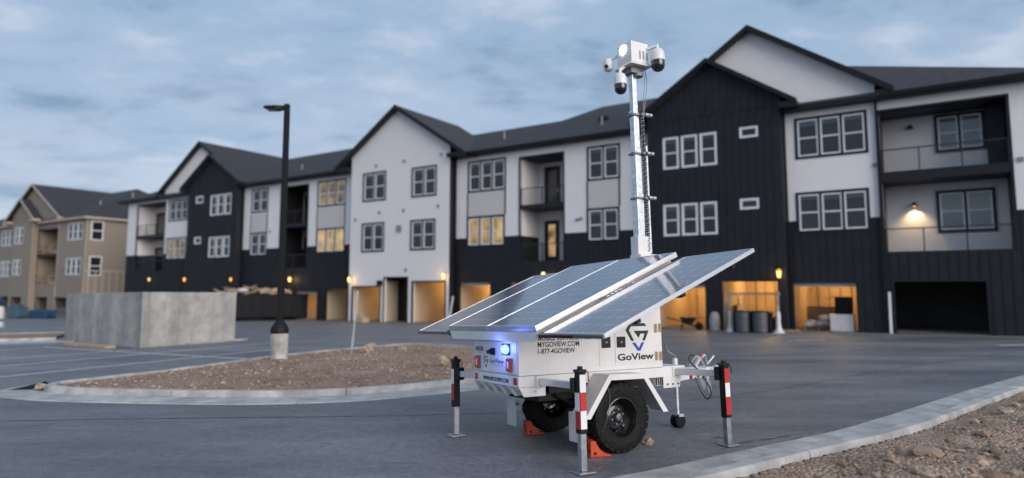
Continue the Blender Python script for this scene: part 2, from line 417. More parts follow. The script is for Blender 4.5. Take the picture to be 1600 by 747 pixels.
MA = dict(
    asphalt=asphalt(),
    kerb=grunge_concrete('kerb_concrete', (.47, .465, .45), False, 1.6, .75), concrete=grunge_concrete('wall_concrete', (.40, .395, .375)), post_concrete=grunge_concrete('post_concrete', (.48, .46, .43), False, 2),
    soil=soil('island_soil', (.19, .122, .088), (.42, .29, .22), (.46, .36, .29)), dirt=soil('loose_dirt', (.21, .14, .098), (.44, .315, .235), (.52, .42, .34)),
    stones=stone_mat('stones', (.17, .108, .072), (.50, .375, .28)), rock=mat('rock_stone', (.36, .28, .21), .95, var=.45, scale=14, bump=1, bscale=30),
    line=mat('line_paint', (.66, .67, .68), .6, var=.25, scale=6),
    white_panel=mat('white_smooth_siding', (.78, .755, .74), .65, var=.015, scale=.8), white_batten=banded('white_board_siding', (.76, .745, .74), 'X', .42, .25),
    white_lap=banded('white_lap_siding', (.79, .765, .75), 'Z', .19, .5), accent=mat('accent_panel', (.58, .545, .53), .65, var=.03, scale=1),
    dark=mat('dark_siding', (.0140, .0158, .0205), .6, var=.25, scale=1.5, spec=.3), dark_lap=banded('dark_lap_siding', (.022, .026, .036), 'Z', .2, .3),
    trim=mat('dark_trim', (.014, .0145, .019), .5, spec=.3), fascia=mat('fascia', (.009, .009, .011), .5, spec=.3), gutter=mat('gutter', (.008, .008, .009), .4, spec=.3),
    shingle=mat('shingles', (.032, .034, .042), .9, var=.6, scale=2.6, bump=.9, bscale=9, stretch=(1, 1, 7)),
    shingle_tan=mat('weathered_shingles', (.034, .035, .042), .9, var=.35, scale=3, bump=.6, bscale=14),
    sash=mat('white_vinyl', (.74, .745, .75), .4), glass=glass_mat('window_glass', (.55, .6, .6), .025), blind=mat('blind', (.45, .5, .48), .6), room=mat('dark_room', (.012, .012, .014), .8),
    lit=lit_mat('lit_room', (1.0, .60, .22), .18, .62), lit_dim=lit_mat('lit_room_dim', (1.0, .60, .28), .05, .30),
    drywall=mat('drywall', (.62, .50, .36), .8, var=.08, scale=.6), drywall_dark=mat('unlit_drywall', (.10, .095, .09), .8, var=.2, scale=.7), slab=mat('garage_slab', (.22, .21, .20), .8, var=.2, scale=1),  # drywall_dark: gloom of the unlit bays painted into the wall colour
    bulb=emit('warm_lamp', (1.0, .45, .06), .75, (.4, .3, .15)), bulb2=emit('warm_lamp_pale', (1.0, .60, .20), .85, (.4, .3, .15)),
    black=mat('black_metal', (.007, .007, .008), .4, spec=.4), black_rough=mat('black_plastic', (.0075, .0075, .0085), .6, spec=.3),
    rail=mat('rail_metal', (.03, .03, .034), .4, .3),
    tan_lap=banded('tan_lap_siding', (.27, .222, .17), 'Z', .2, .5), tan_bat=banded('tan_board_siding', (.25, .21, .165), 'X', .38, .5), tan_bat_y=banded('tan_board_siding_end', (.31, .25, .195), 'Y', .38, .5), tan_grey=mat('tan_grey_panel', (.245, .215, .185), .7, var=.05, scale=1), tan_trim=mat('tan_trim', (.48, .40, .31), .6), soffit=mat('raw_soffit', (.34, .24, .14), .7, var=.1, scale=3),
    wood=mat('raw_timber', (.34, .24, .15), .8, var=.3, scale=6), osb=mat('pale_timber', (.42, .33, .24), .8, var=.25, scale=5),
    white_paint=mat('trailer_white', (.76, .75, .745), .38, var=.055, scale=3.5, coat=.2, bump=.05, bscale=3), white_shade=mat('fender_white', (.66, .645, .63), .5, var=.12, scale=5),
    alu=mat('aluminium', (.70, .71, .73), .32, .85, var=.06, scale=3), galv=mat('galvanised', (.62, .66, .70), .4, .7, var=.25, scale=16), steel=mat('jack_steel', (.40, .42, .44), .4, .8, var=.2, scale=14), solar=solar_mat(),
    rubber=mat('tyre_rubber', (.0085, .0085, .0088), .75, var=.25, scale=6, bump=.3, bscale=60, spec=.3), rim=mat('rim_black', (.022, .022, .025), .25, .5, coat=.8), chrome=mat('bright_steel', (.6, .6, .62), .22, 1),
    red=mat('red_lens', (.42, .02, .025), .25, coat=.5), red_tape=mat('red_tape', (.50, .022, .022), .4), white_tape=mat('white_tape', (.80, .80, .80), .4), orange=mat('orange_plastic', (.62, .07, .022), .5, var=.12, scale=12),
    blue_lamp=emit('blue_lamp', (.10, .19, 1.0), 2.6, (.1, .15, .6)), flood=emit('white_floodlight', (1, .98, .94), 6), ink=mat('black_ink', (.012, .012, .014), .45), ink_grey=mat('grey_ink', (.09, .10, .14), .5), ink_blue=mat('blue_ink', (.02, .06, .42), .4),
    dome=mat('dome_black', (.006, .006, .007), .06, coat=1), gold=mat('hinge_brass', (.38, .28, .16), .45, .3), grey=mat('grey_metal', (.20, .20, .21), .45, .5), lens_grey=mat('grey_plastic', (.25, .25, .27), .5),
    bin=mat('bin_steel', (.005, .006, .008), .6, var=.3, scale=2, spec=.2), plastic=mat('wrap_plastic', (.62, .60, .60), .4, var=.12, scale=4, bump=.5, bscale=8), plastic_grey=mat('grey_wrap', (.30, .30, .31), .45, var=.2, scale=5, bump=.5, bscale=8),
    blue_tarp=mat('blue_tarp', (.015, .055, .13), .5, var=.3, scale=3, bump=.5, bscale=6), teal_wrap=mat('teal_wrap', (.05, .10, .13), .5, var=.3, scale=3, bump=.5, bscale=6), drum_grey=mat('drum_grey', (.075, .08, .092), .5, var=.15, scale=4), card=mat('cardboard', (.36, .26, .17), .8, var=.15, scale=5), pale_roof=mat('pale_roof', (.55, .56, .60), .7, var=.2, scale=1.5), scuff=mat('pale_scuff', (.30, .29, .28), .9, var=.3, scale=30), seam=mat('bitumen_seam', (.045, .046, .05), .6, var=.3, scale=8), pink=mat('pink_marking_paint', (.15, .065, .07), .9, var=.3, scale=14),
)
# ------------------------------------------------------------------ ground, kerbs, painted lines
def ground_sheet():
    b = MB()
    xs = [-1200, -120, -60, -30, 0, 30, 60, 120, 1200]; ys = [-1200, -40, 0, 12, 24, 48, 80, 120, 1500]
    vs = [(x, y, gz(x, y)) for y in ys for x in xs]; n = len(xs)
    fs = [(j * n + i, j * n + i + 1, (j + 1) * n + i + 1, (j + 1) * n + i) for j in range(len(ys) - 1) for i in range(n - 1)]
    b.add(vs, fs)
    tag(b.build('ground', MA['asphalt'], fixn=False), kind='structure')
ground_sheet()

def smooth(pts, closed=False, k=6):
    n = len(pts); res = []
    rng = range(n) if closed else range(n - 1)
    for i in rng:
        p = [pts[(i + j) % n] if closed else pts[min(max(i + j, 0), n - 1)] for j in (-1, 0, 1, 2)]
        for q in range(k):
            t = q / k
            res.append(tuple(.5 * ((2 * p[1][c]) + (-p[0][c] + p[2][c]) * t + (2 * p[0][c] - 5 * p[1][c] + 4 * p[2][c] - p[3][c]) * t * t + (-p[0][c] + 3 * p[1][c] - 3 * p[2][c] + p[3][c]) * t ** 3) for c in (0, 1)))
    if not closed: res.append(tuple(pts[-1]))
    return res
def offs(path, o, closed=False):
    r = []; n = len(path)
    for i in range(n):
        a = path[(i - 1) % n] if (closed or i > 0) else path[i]; c = path[(i + 1) % n] if (closed or i < n - 1) else path[i]
        d = Vector((c[0] - a[0], c[1] - a[1])).normalized(); r.append((path[i][0] + d.y * o, path[i][1] - d.x * o))
    return r
def sweep(path, prof, name, mat_, parent, seg=3.0, gap=.012, closed=False, **kw):
    # prof: closed outline of (offset to the right of the path, height); cut into poured lengths with a joint between
    if closed: path = path + [path[0]]
    acc = [0]
    for i in range(1, len(path)): acc.append(acc[-1] + math.dist(path[i], path[i - 1]))
    def at(s):
        s = min(max(s, 0), acc[-1])
        for i in range(1, len(acc)):
            if s <= acc[i] + 1e-9:
                t = (s - acc[i - 1]) / max(acc[i] - acc[i - 1], 1e-9); a, b = path[i - 1], path[i]
                return (a[0] + (b[0] - a[0]) * t, a[1] + (b[1] - a[1]) * t)
    nseg = max(1, round(acc[-1] / seg)); Ls = acc[-1] / nseg
    for k in range(nseg):
        s0, s1 = k * Ls + gap / 2, (k + 1) * Ls - gap / 2
        m = 9; ps = [at(s0 + (s1 - s0) * i / m) for i in range(m + 1)]
        cols = {}
        rings = []
        for i, p in enumerate(ps):
            sa = at(s0 + (s1 - s0) * i / m - .25); sb = at(s0 + (s1 - s0) * i / m + .25)
            d = Vector((sb[0] - sa[0], sb[1] - sa[1])).normalized()
            ring = []
            for o, h in prof:
                x, y = p[0] + d.y * o, p[1] - d.x * o
                hh = h + (.006 * noise.noise(Vector((x * 1.7, y * 1.7, h))) if h > .005 else 0)
                ring.append((x, y, gz(x, y) + hh))
            rings.append(ring)
        q = len(prof); b = MB(); vs = [v for r in rings for v in r]; fs = []
        for i in range(m):
            for j in range(q): fs.append((i * q + j, i * q + (j + 1) % q, (i + 1) * q + (j + 1) % q, (i + 1) * q + j))
        fs += [tuple(range(q)), tuple(range(len(vs) - 1, len(vs) - q - 1, -1))]
        b.add(vs, fs).build(name, mat_, parent, **kw)

# planted island: kerb all round, concrete pan along the near side
isl = [(-8.75, 12.42), (-8.44, 12.13), (-7.75, 11.85), (-6.24, 11.57), (-4.37, 11.37), (-2.9, 11.58), (-1.86, 12.18), (-1.1, 12.8), (0.0, 13.9), (1.0, 15.4), (1.3, 17.2), (.7, 19.0), (-1.0, 21.0), (-2.6, 22.6), (-3.57, 23.1), (-4.65, 21.93), (-6.45, 19.1), (-6.95, 17.7), (-7.76, 15.18), (-8.45, 13.75), (-8.85, 12.95)]
isl_s = smooth(isl, True, 5)
ik = empty('island_kerb', (0, 0, 0), kind='structure')
sweep(isl_s, [(0, -.05), (-.03, .112), (-.05, .125), (-.17, .125), (-.185, .115), (-.185, -.05)], 'kerb_length', MA['kerb'], ik, 3.0, closed=True)
pan = smooth([(-9.0, 13.1), (-9.02, 12.5)] + isl[1:10], False, 5)
ip = empty('island_gutter', (0, 0, 0), kind='structure')
sweep(pan, [(.004, .0), (.004, .022), (.62, .012), (.66, -.02)], 'gutter_length', MA['kerb'], ip, 3.0)
# right-hand kerb, seen from behind
road = [(-1.9, 4.35), (-.4, 5.4), (.97, 6.36), (1.51, 6.69), (2.8, 7.58), (4.14, 8.48), (5.76, 9.83), (7.94, 11.7), (10.81, 14.03), (15, 17.2), (22, 22)]
road_s = smooth(road, False, 5)
rk = empty('street_kerb', (0, 0, 0), kind='structure')
sweep(road_s, [(0, -.03), (0, .010), (.55, .004), (.60, .125), (.63, .14), (.76, .14), (.785, .125), (.80, -.12)], 'kerb_length', MA['kerb'], rk, 2.75)

def inside(p, poly):
    c = False; j = len(poly) - 1
    for i in range(len(poly)):
        if (poly[i][1] > p[1]) != (poly[j][1] > p[1]) and p[0] < (poly[j][0] - poly[i][0]) * (p[1] - poly[i][1]) / (poly[j][1] - poly[i][1]) + poly[i][0]: c = not c
        j = i
    return c
def dist_poly(p, poly):
    best = 9
    for i in range(len(poly)):
        a = Vector(poly[i]); b_ = Vector(poly[(i + 1) % len(poly)]); q = Vector(p); ab = b_ - a
        t = max(0, min(1, (q - a).dot(ab) / max(ab.length_squared, 1e-9))); best = min(best, (a + ab * t - q).length)
    return best
inner = offs(isl_s, -.15, True)
if not inside((-5, 15), inner): inner = offs(isl_s, .15, True)
def isl_h(x, y):
    d = min(1, dist_poly((x, y), inner) / 1.3)
    v = Vector((x, y, 0))
    return .075 + d * (.10 + .07 * noise.noise(v * .8) + .05 * noise.noise(v * 2.3)) + .022 * noise.noise(v * 6) + .012 * noise.noise(v * 14)
def soil_mesh(name, x0, x1, y0, y1, st, test, hf, m, label=None):
    idx = {}; vs = []; fs = []
    nx = int((x1 - x0) / st) + 1; ny = int((y1 - y0) / st) + 1
    ok = {}
    def vid(i, j):
        if (i, j) not in idx:
            x, y = x0 + i * st, y0 + j * st; idx[(i, j)] = len(vs); vs.append((x, y, gz(x, y) + hf(x, y)))
        return idx[(i, j)]
    def t(i, j):
        if (i, j) not in ok: ok[(i, j)] = test((x0 + i * st, y0 + j * st))
        return ok[(i, j)]
    for i in range(nx):
        for j in range(ny):
            if t(i, j) and t(i + 1, j) and t(i, j + 1) and t(i + 1, j + 1): fs.append((vid(i, j), vid(i + 1, j), vid(i + 1, j + 1), vid(i, j + 1)))
    o = MB().add(vs, fs).build(name, m, smooth=True, fixn=False); return tag(o, kind='structure')
isoil = offs(isl_s, -.17 if inside((-5, 15), offs(isl_s, -.3, True)) else .17, True)
# fine near edge, the kerb hides the ragged rim
soil_mesh('island_soil', -9.4, 1.8, 11.2, 23.6, .11, lambda p: inside(p, offs_k), isl_h, MA['soil']) if False else None
offs_k = offs(isl_s, -.06 if inside((-5, 15), offs(isl_s, -.3, True)) else .06, True)
soil_mesh('island_soil', -9.4, 1.8, 11.2, 23.6, .11, lambda p: inside(p, offs_k), isl_h, MA['soil'])
backk = offs(road_s, .74)
dirt_poly = backk + [(30, 20), (30, -3), (-3, -3)]
def dirt_h(x, y):
    v = Vector((x, y, 3.3)); d = min(dist_poly((x, y), backk), 1.2) if True else 0
    return .075 + .14 * min(1, max(0, d - .1) / 1.0) * (.35 + noise.noise(v * .9)) + min(1, d / .5) * (.07 * noise.noise(v * 2.2) + .045 * noise.noise(v * 5) + .025 * noise.noise(v * 12))
soil_mesh('dirt_verge', -2.0, 13, .8, 18, .10, lambda p: inside(p, dirt_poly), dirt_h, MA['dirt'])

rn = random.Random(3)
g1 = MB(); cnt = 0
while cnt < 6500:
    x, y = rn.uniform(-9.2, 1.4), rn.uniform(11.3, 23)
    if inside((x, y), inner) and y < 19 + rn.random() * 4:
        r = .009 + .034 * rn.random() ** 6
        if noise.noise(Vector((x * .9, y * .9, 5))) + rn.random() * .9 > .25:
            g1.rock((x, y, gz(x, y) + isl_h(x, y) + r * .2), r, cnt, .75, 1 if r < .03 else 1); cnt += 1
tag(g1.build('island_gravel', MA['stones'], fixn=False), 'brown gravel and small stones over the kerbed island', 'gravel', kind='stuff')
g2 = MB(); cnt = 0
while cnt < 2600:
    x, y = rn.uniform(1.5, 11), rn.uniform(2.0, 13)
    if inside((x, y), dirt_poly) and dist_poly((x, y), backk) < 3.4 and dist_poly((x, y), backk) > .22 + .25 * rn.random():
        r = .010 + .05 * rn.random() ** 5
        g2.rock((x, y, gz(x, y) + dirt_h(x, y) + r * .2), r, cnt + 9000, .7, 1); cnt += 1
for k in range(70):
    x, y = rn.uniform(2.2, 10), rn.uniform(3, 12)
    if inside((x, y), dirt_poly) and .5 < dist_poly((x, y), backk) < 3.2: g2.rock((x, y, gz(x, y) + dirt_h(x, y) + .01), rn.uniform(.05, .13), k + 30000, .55, 2)
tag(g2.build('verge_clods', MA['stones'], fixn=False), 'loose clods and stones on the bare dirt beside the street kerb', 'rubble', kind='stuff')
def a_rock(x, y, r, label, group=None, hf=None, flat=.65, seed=1, m='rock', dz=0):
    b = MB().rock((0, 0, 0), r, seed, flat, 3)
    o = b.build('rock', MA[m], smooth=False)
    o.location = (x, y, gz(x, y) + (hf(x, y) if hf else 0) + r * flat * .55 + dz); o.rotation_euler = (seed * .7 % .4, 0, seed)
    return tag(o, label, 'rock', group)
a_rock(1.575, 7.77, .062, 'small tan stone wedged against the front of the near trailer tyre', seed=4, flat=.8)
a_rock(-8.98, 12.66, .12, 'rounded tan rock lying at the left tip of the kerbed island', seed=11, flat=.6)
a_rock(-3.95, 18.05, .14, 'upright pale rock at the foot of the thin sign post', hf=isl_h, seed=21, flat=1.1)
a_rock(-4.6, 21.5, .20, 'pale slab of rock on the far kerb line of the island', hf=lambda x, y: .12, seed=31, flat=.4)
a_rock(-1.55, 14.6, .15, 'squat tan rock on the island beside the rear trailer jack', hf=isl_h, seed=41, flat=.9)
a_rock(-3.3, 19.9, .13, 'pinkish rock near the far edge of the island soil', hf=isl_h, seed=51)
a_rock(6.75, 8.05, .12, 'whitish rock on the dirt verge at the far right', hf=dirt_h, seed=61, flat=.5)
a_rock(3.6, 5.95, .09, 'brown clod half buried by the street kerb', hf=dirt_h, seed=71, flat=.6)
a_rock(6.62, 8.98, .08, 'dark clod sitting on top of the street kerb at the right', hf=lambda x, y: .13, seed=81, flat=.4, m='rock')
a_rock(4.55, 5.75, .07, 'flat grey stone in the lower right dirt corner', hf=dirt_h, seed=91, flat=.4)
def sheet(name, pts, m, label, cat, th=.012, base=None, hf=0):
    cx = sum(p[0] for p in pts) / len(pts); cy = sum(p[1] for p in pts) / len(pts)
    b = MB(); n = len(pts)
    lo = [(p[0] - cx, p[1] - cy, gz(*p[:2]) - gz(cx, cy) + (p[2] if len(p) > 2 else 0)) for p in pts]
    b.add(lo + [(x, y, z + th) for x, y, z in lo], [tuple(range(n - 1, -1, -1)), tuple(range(n, 2 * n))] + [(i, (i + 1) % n, (i + 1) % n + n, i + n) for i in range(n)])
    o = b.build(name, m); o.location = (cx, cy, gz(cx, cy) + hf); return tag(o, label, cat)
sheet('plastic_scrap', [(-9.5, 12.5), (-9.2, 12.75), (-8.98, 12.9, .06), (-8.9, 12.68, .14), (-9.02, 12.5, .03)], MA['black_rough'], 'torn black plastic scrap beside the tan rock at the island tip', 'scrap', hf=.004)

# painted stall lines
def line(a, b, wd=.11, name='stall_line'):
    a = Vector(a); b_ = Vector(b); d = (b_ - a).normalized(); n = Vector((-d.y, d.x)) * wd / 2
    q = MB(); k = max(2, int((b_ - a).length / 1.0)); vs = []
    for i in range(k + 1):
        p = a.lerp(b_, i / k)
        for s in (1, -1): vs.append((p.x + n.x * s, p.y + n.y * s, gz(p.x + n.x * s, p.y + n.y * s) + .004))
    q.add(vs, [(2 * i, 2 * i + 1, 2 * i + 3, 2 * i + 2) for i in range(k)])
    return tag(q.build(name, MA['line'], fixn=False), kind='structure')
line((-13.0, 11.1), (-9.05, 19.6)); line((-14.6, 13.9), (-9.0, 25.8)); line((-16.6, 16.3), (-12.7, 22.4))
line((-16.9, 23.84), (-7.45, 18.7), .12); line((-18.0, 20.2), (-16.8, 24.0)); line((-9.05, 19.75), (-7.7, 22.7))
line((-24.5, 33.4), (-20.5, 37.6)); line((-26.5, 32.2), (-22.2, 36.6)); line((-28.5, 31), (-24.2, 35.4))
for k, (x, y) in enumerate(((10.5, 25.2), (16.4, 22.3))): line((x, y), (x + 1.6, y + .35), .22, 'pavement_paint')
def blot(pts, m, name):
    b = MB(); b.add([(x, y, gz(x, y) + .005) for x, y in pts], [tuple(range(len(pts)))]); tag(b.build(name, m, fixn=False), kind='structure')
for (x, y, l, a) in ((2.75, 7.85, .30, .5), (3.02, 7.98, .35, .35), (3.3, 8.14, .28, .45), (2.5, 8.1, .22, .2), (3.42, 8.02, .2, .6)):
    rr = random.Random(x); P = []
    for i in range(10):
        t = 2 * math.pi * i / 10; u, v = math.cos(t) * l / 2 * rr.uniform(.7, 1.1), math.sin(t) * .022 * rr.uniform(.5, 1.4)
        P.append((x + u * math.cos(a) - v * math.sin(a), y + u * math.sin(a) + v * math.cos(a)))
    blot(P, MA['pink'], 'marking_paint')
for (x, y, l, a, wd_) in ((-1.2, 7.0, .35, .1, .012), (-.35, 6.9, .30, -.1, .010), (-.05, 6.6, .25, .3, .009), (-.9, 6.1, .22, .2, .008), (-3.4, 8.6, .5, .05, .012), (-2.6, 8.7, .3, .1, .010), (3.9, 10.8, .8, .45, .02), (2.9, 12.0, .7, .5, .02)):
    rr = random.Random(x + 5); P = []
    for i in range(12):
        t = 2 * math.pi * i / 12; u, v = math.cos(t) * l / 2 * rr.uniform(.7, 1.1), math.sin(t) * wd_ * rr.uniform(.4, 1.5)
        P.append((x + u * math.cos(a) - v * math.sin(a), y + u * math.sin(a) + v * math.cos(a)))
    blot(P, MA['scuff'], 'pavement_scuff')
def seam(pts, wd_=.012):
    pts = smooth(pts, False, 10); vs = []
    for i, p in enumerate(pts):
        w_ = wd_ * (1 + .8 * noise.noise(Vector((p[0] * 3, p[1] * 3, 0)))); j = .03 * noise.noise(Vector((p[0] * 2, p[1] * 2, 7)))
        for s in (1, -1): vs.append((p[0] + j, p[1] + s * w_ + j, gz(p[0] + j, p[1] + s * w_ + j) + .0045))
    q = MB(); q.add(vs, [(2 * i, 2 * i + 1, 2 * i + 3, 2 * i + 2) for i in range(len(pts) - 1)]); tag(q.build('paving_seam', MA['seam'], fixn=False), kind='structure')
seam([(-14, 8.9), (-6, 9.5), (0, 9.9), (4, 11.6), (9, 15.5), (18, 22)]); seam([(2.5, 17.5), (9, 19.5), (22, 22.5)], .02); seam([(-11, 30), (0, 28), (12, 26), (20, 24)], .025)
# narrow island far left
li = empty('far_island_kerb', (0, 0, 0), kind='structure')
sweep(smooth([(-32, 21.5), (-22.5, 25.6), (-18.9, 27.4)], False, 4), [(0, -.05), (0, .14), (-.16, .14), (-.16, -.05)], 'kerb_length', MA['kerb'], li, 3.0)
sweep(smooth([(-36, 26.5), (-25.5, 30.4), (-21.5, 32.2)], False, 4), [(0, -.05), (0, .14), (-.16, .14), (-.16, -.05)], 'kerb_length', MA['kerb'], li, 3.0)
sweep(smooth([(-32, 21.45), (-22.5, 25.55), (-18.9, 27.35), (-18.2, 27.7)], False, 4), [(.0, 0), (.0, .02), (1.1, .01), (1.15, -.03)], 'gutter_length', MA['kerb'], li, 3.0)
b = MB(); P = [(-36, 26.4), (-25.5, 30.3), (-21.5, 32.1), (-19.2, 27.5), (-22.6, 25.8), (-32, 21.7)]
b.add([(x, y, gz(x, y) + .09) for x, y in P], [tuple(range(6))]); tag(b.build('far_island_soil', MA['soil'], fixn=False), kind='structure')

# ------------------------------------------------------------------ buildings
TH = R(33.363061)
TV = Vector((-math.cos(TH), math.sin(TH), 0)); NV = Vector((math.sin(TH), math.cos(TH), 0)); PB = NV * 33.9495
def fpos(s, d, z=0):
    p = PB + TV * (s - PB.dot(TV)) + NV * d; return Vector((p.x, p.y, z))
def fground(s, d=0):
    p = fpos(s, d); return gz(p.x, p.y)
class Bld:
    def __init__(s, name, s0, d0, label, cat='building'):
        s.s0 = s0; s.d0 = d0
        s.e = empty(name, fpos(s0, d0), (0, 0, -TH), label, cat)
    def x(s, q): return s.s0 - q
    def y(s, d): return d - s.d0
    def wall(s, name, a, b, z0, z1, d, holes, m, rev=.2, parent=None, rm=None):
        q = MB(); X = s.x; y = s.y(d)
        hs = [(max(h[0], a), min(h[1], b), max(h[2], z0), min(h[3], z1)) for h in holes if h[0] < b - .01 and h[1] > a + .01 and h[2] < z1 - .01 and h[3] > z0 + .01]
        us = sorted({a, b, *[h[0] for h in hs], *[h[1] for h in hs]}); ws = sorted({z0, z1, *[h[2] for h in hs], *[h[3] for h in hs]})
        for i in range(len(us) - 1):
            for j in range(len(ws) - 1):
                cu, cw = (us[i] + us[i + 1]) / 2, (ws[j] + ws[j + 1]) / 2
                if any(h[0] < cu < h[1] and h[2] < cw < h[3] for h in hs): continue
                q.quad((X(us[i + 1]), y, ws[j]), (X(us[i]), y, ws[j]), (X(us[i]), y, ws[j + 1]), (X(us[i + 1]), y, ws[j + 1]))
        for h in hs:
            for u in h[:2]:
                if a + .01 < u < b - .01: q.quad((X(u), y, h[2]), (X(u), y + rev, h[2]), (X(u), y + rev, h[3]), (X(u), y, h[3]))
            for k in (2, 3):
                if z0 + .01 < h[k] < z1 - .01: q.quad((X(h[1]), y, h[k]), (X(h[0]), y, h[k]), (X(h[0]), y + rev, h[k]), (X(h[1]), y + rev, h[k]))
        return q.build(name, m, parent or s.e, fixn=False)
    def side(s, name, q, d0, d1, z0, z1, m):
        b = MB(); b.quad((s.x(q), s.y(d0), z0), (s.x(q), s.y(d1), z0), (s.x(q), s.y(d1), z1), (s.x(q), s.y(d0), z1)); return b.build(name, m, s.e, fixn=False)
    def battens(s, a, b, z0, z1, d, holes, m, par, pitch=.36, each=True):
        y = s.y(d); n = int((b - a) / pitch); all_ = MB(); base = {}
        for i in range(1, n):
            q = a + (b - a) * i / n
            segs = [(z0, z1)]
            for h in holes:
                if h[0] - .12 < q < h[1] + .12:
                    new = []
                    for g in segs:
                        lo_, hi_ = max(g[0], h[2] - .1), min(g[1], h[3] + .1)
                        if lo_ >= hi_: new.append(g); continue
                        if lo_ > g[0]: new.append((g[0], lo_))
                        if hi_ < g[1]: new.append((hi_, g[1]))
                    segs = new
            for g in segs:
                if g[1] - g[0] < .25: continue
                if each:
                    key = round(g[1] - g[0], 2)
                    if key not in base:
                        base[key] = MB().box(-.025, .025, -.022, 0, 0, g[1] - g[0]).build('batten', m, par); o = base[key]
                    else: o = inst(base[key], parent=par)
                    o.location = (s.x(q), y - .001, g[0])
                else: all_.box(s.x(q) - .025, s.x(q) + .025, y - .023, y - .001, g[0], g[1])
        if not each and all_.v: all_.build('battens', m, par, kind='stuff', fixn=False)
    def frame(s, b, a, c, z0, z1, y0, y1, wd):
        X = s.x
        b.box(X(c), X(a), y0, y1, z0, z0 + wd); b.box(X(c), X(a), y0, y1, z1 - wd, z1)
        b.box(X(c), X(c) + wd, y0, y1, z0 + wd, z1 - wd); b.box(X(a) - wd, X(a), y0, y1, z0 + wd, z1 - wd); return b
    def window(s, a, c, z0, z1, n, d, lit=None, trim=None, rail=True, sash=None, label=None, blind=True):
        y = s.y(d); X = s.x
        tm = trim or MA['sash']
        f = MB()
        if trim:
            t = .085; s.frame(f, a - t, c + t, z0 - t, z1 + t, y - .035, y + .03, t)
        s.frame(f, a, c, z0, z1, y - .005, y + .06, .04)
        W = (c - a - .08) / n
        for k in range(1, n): f.box(X(a + .04 + W * k) - .05, X(a + .04 + W * k) + .05, y - .02, y + .06, z0 + .04, z1 - .04)
        win = f.build('window', tm, s.e)
        if label: win['label'] = label
        sm = sash or MA['sash']
        for k in range(n):
            a0, a1 = a + .04 + W * k + (.05 if k else 0), a + .04 + W * (k + 1) - (.05 if k < n - 1 else 0)
            g = MB(); s.frame(g, a0, a1, z0 + .04, z1 - .04, y + .0, y + .07, .075)
            zm = (z0 + z1) / 2
            if rail: g.box(X(a1) + .075, X(a0) - .075, y + .01, y + .065, zm - .035, zm + .035)
            g.build('sash', sm, win)
            spans = ((z0 + .115, zm - .035), (zm + .035, z1 - .115)) if rail else ((z0 + .115, z1 - .115),)
            for p0, p1 in spans:
                MB().quad((X(a1) + .075, y + .05, p0), (X(a0) - .075, y + .05, p0), (X(a0) - .075, y + .05, p1), (X(a1) + .075, y + .05, p1)).build('pane', MA['glass'], win, fixn=False)
            if blind and not lit: MB().box(X(a1) + .07, X(a0) - .07, y + .09, y + .12, z1 - .115 - (.14 + .10 * ((abs(a * 7.3 + z0 * 3.1 + k * .37)) % 1) + (.62 if (abs(a * 3.17 + z0 * 1.7 + k * 2.3)) % 1 > .82 else 0)), z1 - .08).build('blind', MA['blind'], win)
        lm = {'full': MA['lit'], 'dim': MA['lit_dim']}.get(lit, MA['room'])
        r_ = MB(); r_.box(X(c), X(a), y + .071, y + .45, z0, z1); r_.f = [fc for i, fc in enumerate(r_.f) if i != 2]; r_.m = r_.m[:5]
        r_.build('room', lm, win, fixn=False)
        return win
    def garage(s, a, c, zt, d, lit=0, depth=6.0, wall=None, tint=(1, .62, .24), label=None):
        X = s.x; y = s.y(d); zf = min(fground(a, d), fground(c, d)) + .0
        zf = fground((a + c) / 2, d) + .03
        m = wall or MA['drywall']
        b = MB()
        b.mi = 0; y1 = y + depth; xa, xc = X(c) - .25, X(a) + .25; zc = zt + .45
        b.quad((xa, y1, zf), (xc, y1, zf), (xc, y1, zc), (xa, y1, zc)); b.quad((xa, y + .21, zf), (xa, y1, zf), (xa, y1, zc), (xa, y + .21, zc)); b.quad((xc, y + .21, zf), (xc, y1, zf), (xc, y1, zc), (xc, y + .21, zc))
        b.quad((xa, y + .21, zc), (xc, y + .21, zc), (xc, y1, zc), (xa, y1, zc))
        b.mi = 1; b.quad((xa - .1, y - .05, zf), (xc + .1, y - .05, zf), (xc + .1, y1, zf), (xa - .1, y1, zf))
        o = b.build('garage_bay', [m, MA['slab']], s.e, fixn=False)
        if label: o['label'] = label
        f = MB(); t = .1
        f.box(X(c) - t, X(a) + t, y - .03, y + .1, zt, zt + t); f.box(X(c) - t, X(c), y - .03, y + .1, zf - .3, zt); f.box(X(a), X(a) + t, y - .03, y + .1, zf - .3, zt)
        f.build('door_casing', MA['trim'], o)
        # inner partition studs / drywall seams
        if lit:
            for i in (1, 2): MB().box(X(c) + .01, X(a) - .01, y1 - .02 - .01 * i, y1 - .01, zf + .75 * i, zf + .75 * i + .012).build('wall_seam', MA['card'], o)
            for i in range(5):
                xs_ = X(c) + (X(a) - X(c)) * (i + .4) / 5; MB().box(xs_, xs_ + .05, y1 - .09, y1 - .045, zf, zc).build('stud', MA['wood'], o)
            if a in (3.38, 40.3, 24.0, 10.15): MB().box(X(c) + .02, X(a) - .02, y + .32, y + .38, zt - .17, zt + .05).build('raised_door', MA['sash'], o)
            l = bpy.data.lights.new('garage_light', 'POINT'); l.energy = lit; l.color = tint; l.shadow_soft_size = .12
            lo_ = bpy.data.objects.new('garage_light', l); lo_.location = (X(a) + (X(c) - X(a)) * (.3 + .4 * ((a * 3.7) % 1)), y + depth * .72, zt + .12); col.objects.link(lo_); lo_.parent = o
